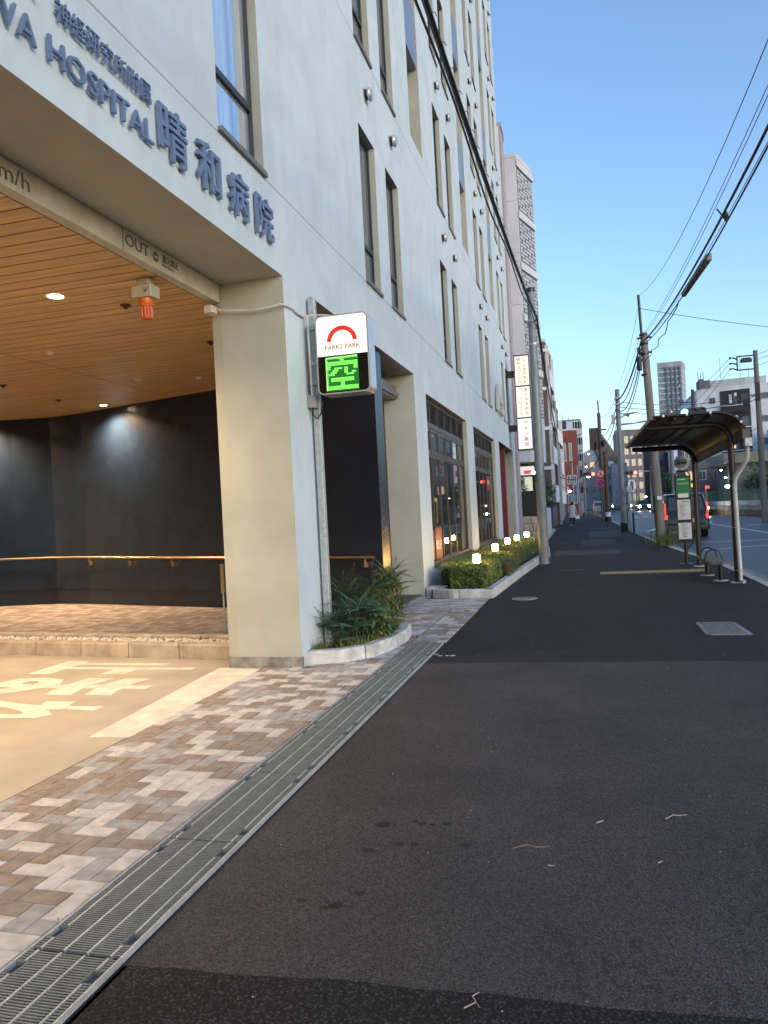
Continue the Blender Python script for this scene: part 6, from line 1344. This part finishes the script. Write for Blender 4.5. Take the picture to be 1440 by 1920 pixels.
# row across the road, seen in the shop window reflections
M_OPP=mat('opposite_wall',(.30,.30,.31),.85,var=.12,vscale=.5)
for i,(y0,y1,h,lab) in enumerate(((2,19,7.5,'plain grey block across the road, mirrored in the nearer shop window'),(21,33,10.5,'taller grey block across the road, mirrored in the farther shop window'),(36,56,8.0,'low pale block across the road beyond the mirrored ones'))):
    t=block('apartment_building',lab,[(23,y0),(33,y0),(33,y1),(23,y1)],-.15,h,M_OPP if i!=2 else M_FW,M_FD)
    pane_grid(t,(23,y1-1.2,.6),(0,-1,0),int((y1-y0-1)/2.6),3 if h>8 else 2,1.5,1.4,2.6,2.8,M_FF,M_FG,lit=((1,0),(3,1)))
# ================================================================== VEHICLES AND PEOPLE
def car(name,label,cx,cy,heading,L,Wd,H,paint,kind='suv',rear_lit=False,front_lit=False,z=-.118,cat='car'):
    """heading: angle of travel measured from +Y; body lofted from side profile with tumblehome"""
    t=thing(name,label,cat,(cx,cy,z)); zz=z
    ca,sa=math.cos(heading),math.sin(heading)
    def T(x,y,h): return (cx+x*ca+y*sa,cy-x*sa+y*ca,zz+h)
    if kind=='suv': prof=[(-.5,.30),(-.5,.62),(-.49,.95),(-.455,1.25),(-.43,1.62),(-.40,H-.04),(-.30,H),(.05,H),(.16,H-.08),(.27,1.05),(.42,.98),(.49,.85),(.5,.55),(.5,.28)]
    else: prof=[(-.5,.28),(-.5,.62),(-.48,.92),(-.38,1.0),(-.26,H-.06),(-.12,H),(.05,H-.01),(.24,1.0),(.40,.92),(.49,.78),(.5,.5),(.5,.26)]
    prof=[(y*L,h) for y,h in prof]; belt=1.02 if kind=='suv' else .95
    secs=[]; 
    for s,fx in ((-1,1.0),(-1,.9),(1,.9),(1,1.0)): pass
    b=MB(); n=len(prof); rows=[]
    for k,(fx,inset) in enumerate(((-1,.04),(-.92,0),(.92,0),(1,.04))):
        row=[]
        for (y,h) in prof:
            tum=0 if h<belt else (h-belt)/(H-belt)*.16
            x=fx*(Wd/2)*(1-tum); yy=y*(1-inset); hh=h if abs(fx)<.95 else h-(.03 if h>belt else 0)
            row.append(T(x,yy,hh))
        rows.append(row); 
    b.v=[v for r in rows for v in r]
    for k in range(3):
        for i in range(n): b.f.append((k*n+i,k*n+(i+1)%n,(k+1)*n+(i+1)%n,(k+1)*n+i)); b.m.append(0)
    b.f.append(tuple(range(n-1,-1,-1))); b.m.append(0); b.f.append(tuple(range(3*n,4*n))); b.m.append(0)
    bd=b.build('body',paint,t,smooth=True)
    gl=mat('car_glass',(.012,.014,.018),.06,var=0,spec=.9)
    def q(name,pts,m,par=t):
        b=MB(); b.add([T(*p) for p in pts],[tuple(range(len(pts)))]); c=[T(*p) for p in pts]; return b.build(name,m,par)
    e=.012; w=Wd/2
    def face(y0,h0,y1,h1,w0,w1,off,name,m):
        yy=-off
        return q(name,[(-w0,y0+yy,h0),(w0,y0+yy,h0),(w1,y1+yy,h1),(-w1,y1+yy,h1)],m)
    if kind=='suv':
        face(-.462*L,1.10,-.418*L,H-.14,w*.80,w*.72,.05,'rear_window',gl)
        b=MB(); b.add([T(x,y,h) for x,y,h in ((-w*.35,-.505*L,.62),(w*.35,-.505*L,.62),(w*.35,-.505*L,.78),(-w*.35,-.505*L,.78))],[(0,1,2,3)]); b.build('number_plate',mat('plate_white',(.5,.5,.5),.5,var=0),t)
        for s in (-1,1):
            b=MB(); P=[(s*w*.955,-.455*L,1.50),(s*w*.90,-.457*L,1.50),(s*w*.86,-.497*L,.72),(s*w*.985,-.497*L,.72),(s*w*1.003,-.47*L,.76),(s*w*.965,-.43*L,1.46)]
            b.add([T(x,y-.03,h) for x,y,h in P],[(0,1,2,3),(0,3,4,5)]); tl=b.build('tail_lamp',mat('tail_lens_red',(.28,.01,.01),.25,var=0),t)
            if rear_lit:
                for (q0,q1,wi) in ((1.42,.98,.055),(.94,.76,.10)):
                    b=MB(); yq=lambda h:-(.497-(h-.72)*.053)*L-.045; b.add([T(s*w*.95-s*wi,yq(q0),q0),T(s*w*.955,yq(q0),q0),T(s*w*.975,yq(q1),q1),T(s*w*.965-s*wi,yq(q1),q1)],[(0,1,2,3)]); b.build('lit_element',M_TAIL,tl)
    else:
        face(.238*L,1.0,.06*L,H-.06,w*.82,w*.70,-.03,'windscreen',gl); 
        for s in (-1,1):
            b=MB(); b.lathe([(.0,0),(.10,.005),(.11,.03)],T(s*w*.74,.49*L,.68),12,0,'y'); 
            b=MB(); c=T(s*w*.74,.505*L,.68); b.disc(c,.17,'y',12,t=.04); b.build('headlight',M_HEAD if front_lit else M_GALV,t)
        q('grille',[(-w*.5,.505*L,.5),(w*.5,.505*L,.5),(w*.5,.505*L,.72),(-w*.5,.505*L,.72)],M_BLACK)
        q('number_plate',[(-w*.2,.51*L,.38),(w*.2,.51*L,.38),(w*.2,.51*L,.5),(-w*.2,.51*L,.5)],M_WHITE)
    for s in (-1,1):   # side glass
        ys=(-.40,-.02,.0,.20) if kind=='suv' else (-.33,-.05,-.03,.18)
        for a,c in ((ys[0],ys[1]),(ys[2],ys[3])):
            sh_=lambda h: w*(1-(h-belt)/(H-belt)*.16)+.012
            h0,h1=belt+.08,H-.16; q('side_window',[(s*sh_(h0),a*L,h0),(s*sh_(h0),c*L,h0),(s*sh_(h1),(c-.05 if c>.1 else c)*L,h1),(s*sh_(h1),(a+.03 if a<-.2 else a)*L,h1)],gl)
        b=MB(); m0=T(s*(w+.12),.17*L,belt+.08); b.bbox(m0[0]-.07,m0[1]-.05,m0[2]-.07,m0[0]+.07,m0[1]+.05,m0[2]+.08,.02); b.build('mirror',paint,t)
        for yy in (-.31,.31):
            b=MB(); r=.34 if kind=='suv' else .31; c0=T(s*(w-.20),yy*L,r); c1=T(s*(w+.005),yy*L,r); b.tube([c0,c1],r,20); wh=b.build('tyre',M_RUB,t,smooth=True)
            b=MB(); c2=T(s*(w+.012),yy*L,r); b.tube([c1,c2],r*.6,14); b.build('rim',M_GALV,wh)
    return t
PB=mat('black_car_paint',(.006,.006,.008),.14,.0,var=0,spec=.45); PS=mat('silver_car_paint',(.35,.35,.36),.3,.6,var=0); PW=mat('white_car_paint',(.6,.6,.6),.35,var=0)
v_=car('black_van','black minivan with glowing tall tail lamps stopped behind the bus stop','x' and 3.92,34.6,0,4.4,1.72,1.80,PB,'suv',rear_lit=True)
b=MB(); b.box(3.2,32.31,.38,4.6,32.36,.5); b.build('bumper',M_BLACK,v_); b=MB(); b.box(3.1,32.42,.2,4.72,32.46,.28); b.build('reflector',M_BLACK,v_)
car('silver_car','silver car approaching with a bright headlight behind the van',9.0,69,math.pi,4.4,1.75,1.45,PS,'sedan',front_lit=True)
car('oncoming_car','dark oncoming car with lit headlights beyond the street lamp pole',8.3,118,math.pi,4.4,1.75,1.6,PB,'sedan',front_lit=True)
car('oncoming_car','oncoming car with the brightest headlights left of the lamp pole',7.5,150,math.pi,4.4,1.75,1.45,PS,'sedan',front_lit=True)
car('oncoming_car','far oncoming car, leftmost pair of headlights by the white wrapped pole',5.9,158,math.pi,4.4,1.75,1.45,PW,'sedan',front_lit=True)
car('white_car','white car driving away with pinkish lights at the far left lane',1.9,118,0,4.2,1.7,1.75,PW,'suv',rear_lit=True)
# simple skinned figures
def figure(name,label,base,pts,edges,rad,mats_fn,extra=None,cat='person'):
    me=bpy.data.meshes.new('body'); me.from_pydata([(p[0],p[1],p[2]) for p in pts],edges,[]); ob=bpy.data.objects.new('person',me); COL.objects.link(ob)
    sk=ob.modifiers.new('s','SKIN'); 
    for i,r in enumerate(rad): me.skin_vertices[0].data[i].radius=(r,r*.85) if isinstance(r,float) else r
    me.skin_vertices[0].data[0].use_root=True; ss=ob.modifiers.new('u','SUBSURF'); ss.levels=2; ss.render_levels=2
    dg=bpy.context.evaluated_depsgraph_get(); m2=bpy.data.meshes.new_from_object(ob.evaluated_get(dg)); bpy.data.objects.remove(ob)
    for p in m2.polygons: p.use_smooth=True
    o=bpy.data.objects.new('person',m2); COL.objects.link(o); o.location=base; ORG[o.name]=Vector(base); m2.materials.clear()
    mm=mats_fn()
    for m in mm: m2.materials.append(m)
    tag(o,label,cat); return o
def skinmesh(name,pts,edges,rad,m,parent,base):
    me=bpy.data.meshes.new(name); me.from_pydata(pts,edges,[]); ob=bpy.data.objects.new(name,me); COL.objects.link(ob); ob.modifiers.new('s','SKIN')
    for i,r in enumerate(rad): me.skin_vertices[0].data[i].radius=r if isinstance(r,tuple) else (r,r*.85)
    me.skin_vertices[0].data[0].use_root=True; ss=ob.modifiers.new('u','SUBSURF'); ss.levels=2
    dg=bpy.context.evaluated_depsgraph_get(); m2=bpy.data.meshes.new_from_object(ob.evaluated_get(dg)); bpy.data.objects.remove(ob); bpy.data.meshes.remove(me)
    for p in m2.polygons: p.use_smooth=True
    m2.materials.clear(); m2.materials.append(m); o=bpy.data.objects.new(name,m2); COL.objects.link(o); o.parent=parent; return o
SK=mat('skin',(.42,.27,.20),.6,var=0)
def walker(base,label,hgt,coat,trous,hairc,bag=False):
    s=hgt/1.65
    P=[(0,0,.92),(0,0,1.12),(0,0,1.34),(0,0,1.43),(0,.01,1.52),(0,.01,1.60),   # pelvis..head 0-5
       (.09,0,.88),(.10,.08,.50),(.09,-.06,.10),(.09,.05,.045),                # right leg 6-9
       (-.09,0,.88),(-.10,-.04,.48),(-.09,-.30,.14),(-.09,-.26,.06),           # left leg 10-13
       (.19,0,1.36),(.24,.0,1.12),(.25,.08,.90),(.25,.09,.83),                 # right arm
       (-.19,0,1.36),(-.24,.02,1.12),(-.22,.10,.92),(-.22,.12,.85)]
    P=[(x*s,y*s,z*s) for x,y,z in P]
    E=[(0,1),(1,2),(2,3),(3,4),(4,5),(0,6),(6,7),(7,8),(8,9),(0,10),(10,11),(11,12),(12,13),(2,14),(14,15),(15,16),(16,17),(2,18),(18,19),(19,20),(20,21)]
    Rr=[.13,.12,.13,.05,.075,.085,.085,.055,.04,.035,.085,.055,.04,.035,.05,.04,.03,.03,.05,.04,.03,.03]
    Rr=[r*s for r in Rr]
    o=figure('person',label,base,P,E,Rr,lambda:[SK])
    def sub(nm,idx,ed,rr,m): return skinmesh(nm,[P[i] for i in idx],ed,[r*s for r in rr],m,o,base)
    # coat: lofted bell over trunk, arms as sleeves
    b=MB(); rings=[]
    for z,rx_,ry in ((1.46,.07,.06),(1.42,.16,.09),(1.36,.20,.115),(1.2,.185,.125),(1.0,.18,.13),(.85,.205,.15),(.66,.235,.165),(.60,.245,.17)):
        rings.append([(base[0]+rx_*s*math.cos(2*math.pi*k/20)*(1+.04*math.sin(k*2.5)*(z<.9)),base[1]+ry*s*math.sin(2*math.pi*k/20),base[2]+z*s) for k in range(20)])
    b.v=[v for r in rings for v in r]; b.f=[(i*20+k,i*20+(k+1)%20,(i+1)*20+(k+1)%20,(i+1)*20+k) for i in range(len(rings)-1) for k in range(20)]+[tuple(range(20))]; b.m=[0]*len(b.f)
    b.build('coat',coat,o,smooth=True)
    for sd,ids in ((1,(14,15,16)),(-1,(18,19,20))): skinmesh('sleeve',[P[i] for i in ids],[(0,1),(1,2)],[.065*s,.058*s,.05*s],coat,o,base)
    for ids in ((6,7,8),(10,11,12)): skinmesh('trouser_leg',[P[i] for i in ids],[(0,1),(1,2)],[.095*s,.075*s,.062*s],trous,o,base)
    for ids in ((8,9),(12,13)):
        a=P[ids[0]];c=P[ids[1]]; skinmesh('shoe',[(a[0],a[1]-.03,a[2]-.04*s),(c[0],c[1]+.02,c[2]),(c[0],c[1]+.10*s,c[2]-.012*s)],[(0,1),(1,2)],[.035*s,.045*s,.035*s],mat('pale_shoe',(.5,.5,.5),.6,var=0),o,base)
    b=MB(); b.lathe([(.05,-.13),(.095,-.09),(.107,0),(.095,.06),(.05,.105),(.01,.115)],(base[0],base[1]-.02*s,base[2]+1.565*s),14); b.build('hair',hairc,o,smooth=True)
    return o
HAIR=mat('dark_hair',(.012,.010,.010),.6,var=0)
base=(-.88,50.4,.004); walker(base,'person in a long pale grey coat and dark trousers walking away on the sidewalk',1.60,mat('pale_coat',(.42,.42,.46),.8,var=.05),mat('dark_trousers',(.012,.012,.016),.8,var=0),HAIR)
bg_=thing('handbag','white handbag hanging from the hand of the walking person','bag',(-.60,50.5,.5)); b=MB(); b.bbox(-.70,50.42,.48,-.42,50.56,.70,.03); b.build('bag_body',M_WHITE,bg_); b=MB(); b.tube([(-.66,50.49,.70),(-.63,50.49,.83),(-.52,50.49,.83),(-.48,50.49,.70)],.008,5); b.build('strap',M_WHITE,bg_)
# motorcyclist coming towards the camera
mc=thing('motorcycle','oncoming motorcycle with a yellow headlight beside the far cars','motorcycle',(8.9,104,-.12)); x,y=8.9,104
b=MB(); 
for yy in (-.65,.65): b.lathe([(.29,-.05),(.31,0),(.29,.05)],(x,y+yy,.19),16,0,'x')
b.build('wheel',M_RUB,mc); b=MB(); b.bbox(x-.14,y-.5,.3,x+.14,y+.6,.75,.06); b.tube([(x-.35,y-.35,.98),(x,y-.45,.9),(x+.35,y-.35,.98)],.02,6); b.tube([(x,y-.65,.19),(x,y-.4,.9)],.04,6); b.build('frame',M_BLACK,mc)
b=MB(); b.disc((x,y-.55,.78),.12,'y',14,t=.05); b.build('headlight',glow('moto_head',(1,.75,.3),60),mc)
def rider(x,y,z,label,face=-1):
    P=[(0,.15,.72),(0,.1,1.0),(0,.0,1.2),(0,0,1.32),(0,-.03,1.42),(0,-.03,1.50),(.12,.05,.70),(.2,-.3,.62),(.16,-.2,.25),(-.12,.05,.70),(-.2,-.3,.62),(-.16,-.2,.25),(.2,0,1.18),(.28,-.2,1.0),(.3,-.38,.98),(-.2,0,1.18),(-.28,-.2,1.0),(-.3,-.38,.98)]
    P=[(a,b_*-face,c) for a,b_,c in P]
    E=[(0,1),(1,2),(2,3),(3,4),(4,5),(0,6),(6,7),(7,8),(0,9),(9,10),(10,11),(2,12),(12,13),(13,14),(2,15),(15,16),(16,17)]
    o=figure('person',label,(x,y,z),P,E,[.13,.14,.15,.06,.10,.10,.09,.07,.05,.09,.07,.05,.06,.05,.04,.06,.05,.04],lambda:[mat('dark_jacket',(.03,.03,.035),.8,var=0)])
    b=MB(); b.lathe([(.07,-.12),(.12,-.08),(.135,0),(.11,.09),(.04,.13)],(x,y-.03,z+1.47),14); b.build('helmet',mat('helmet_white',(.4,.4,.4),.3,var=0),o,smooth=True)
rider(8.9,104.2,-.12,'person in dark jacket and helmet riding the oncoming motorcycle')
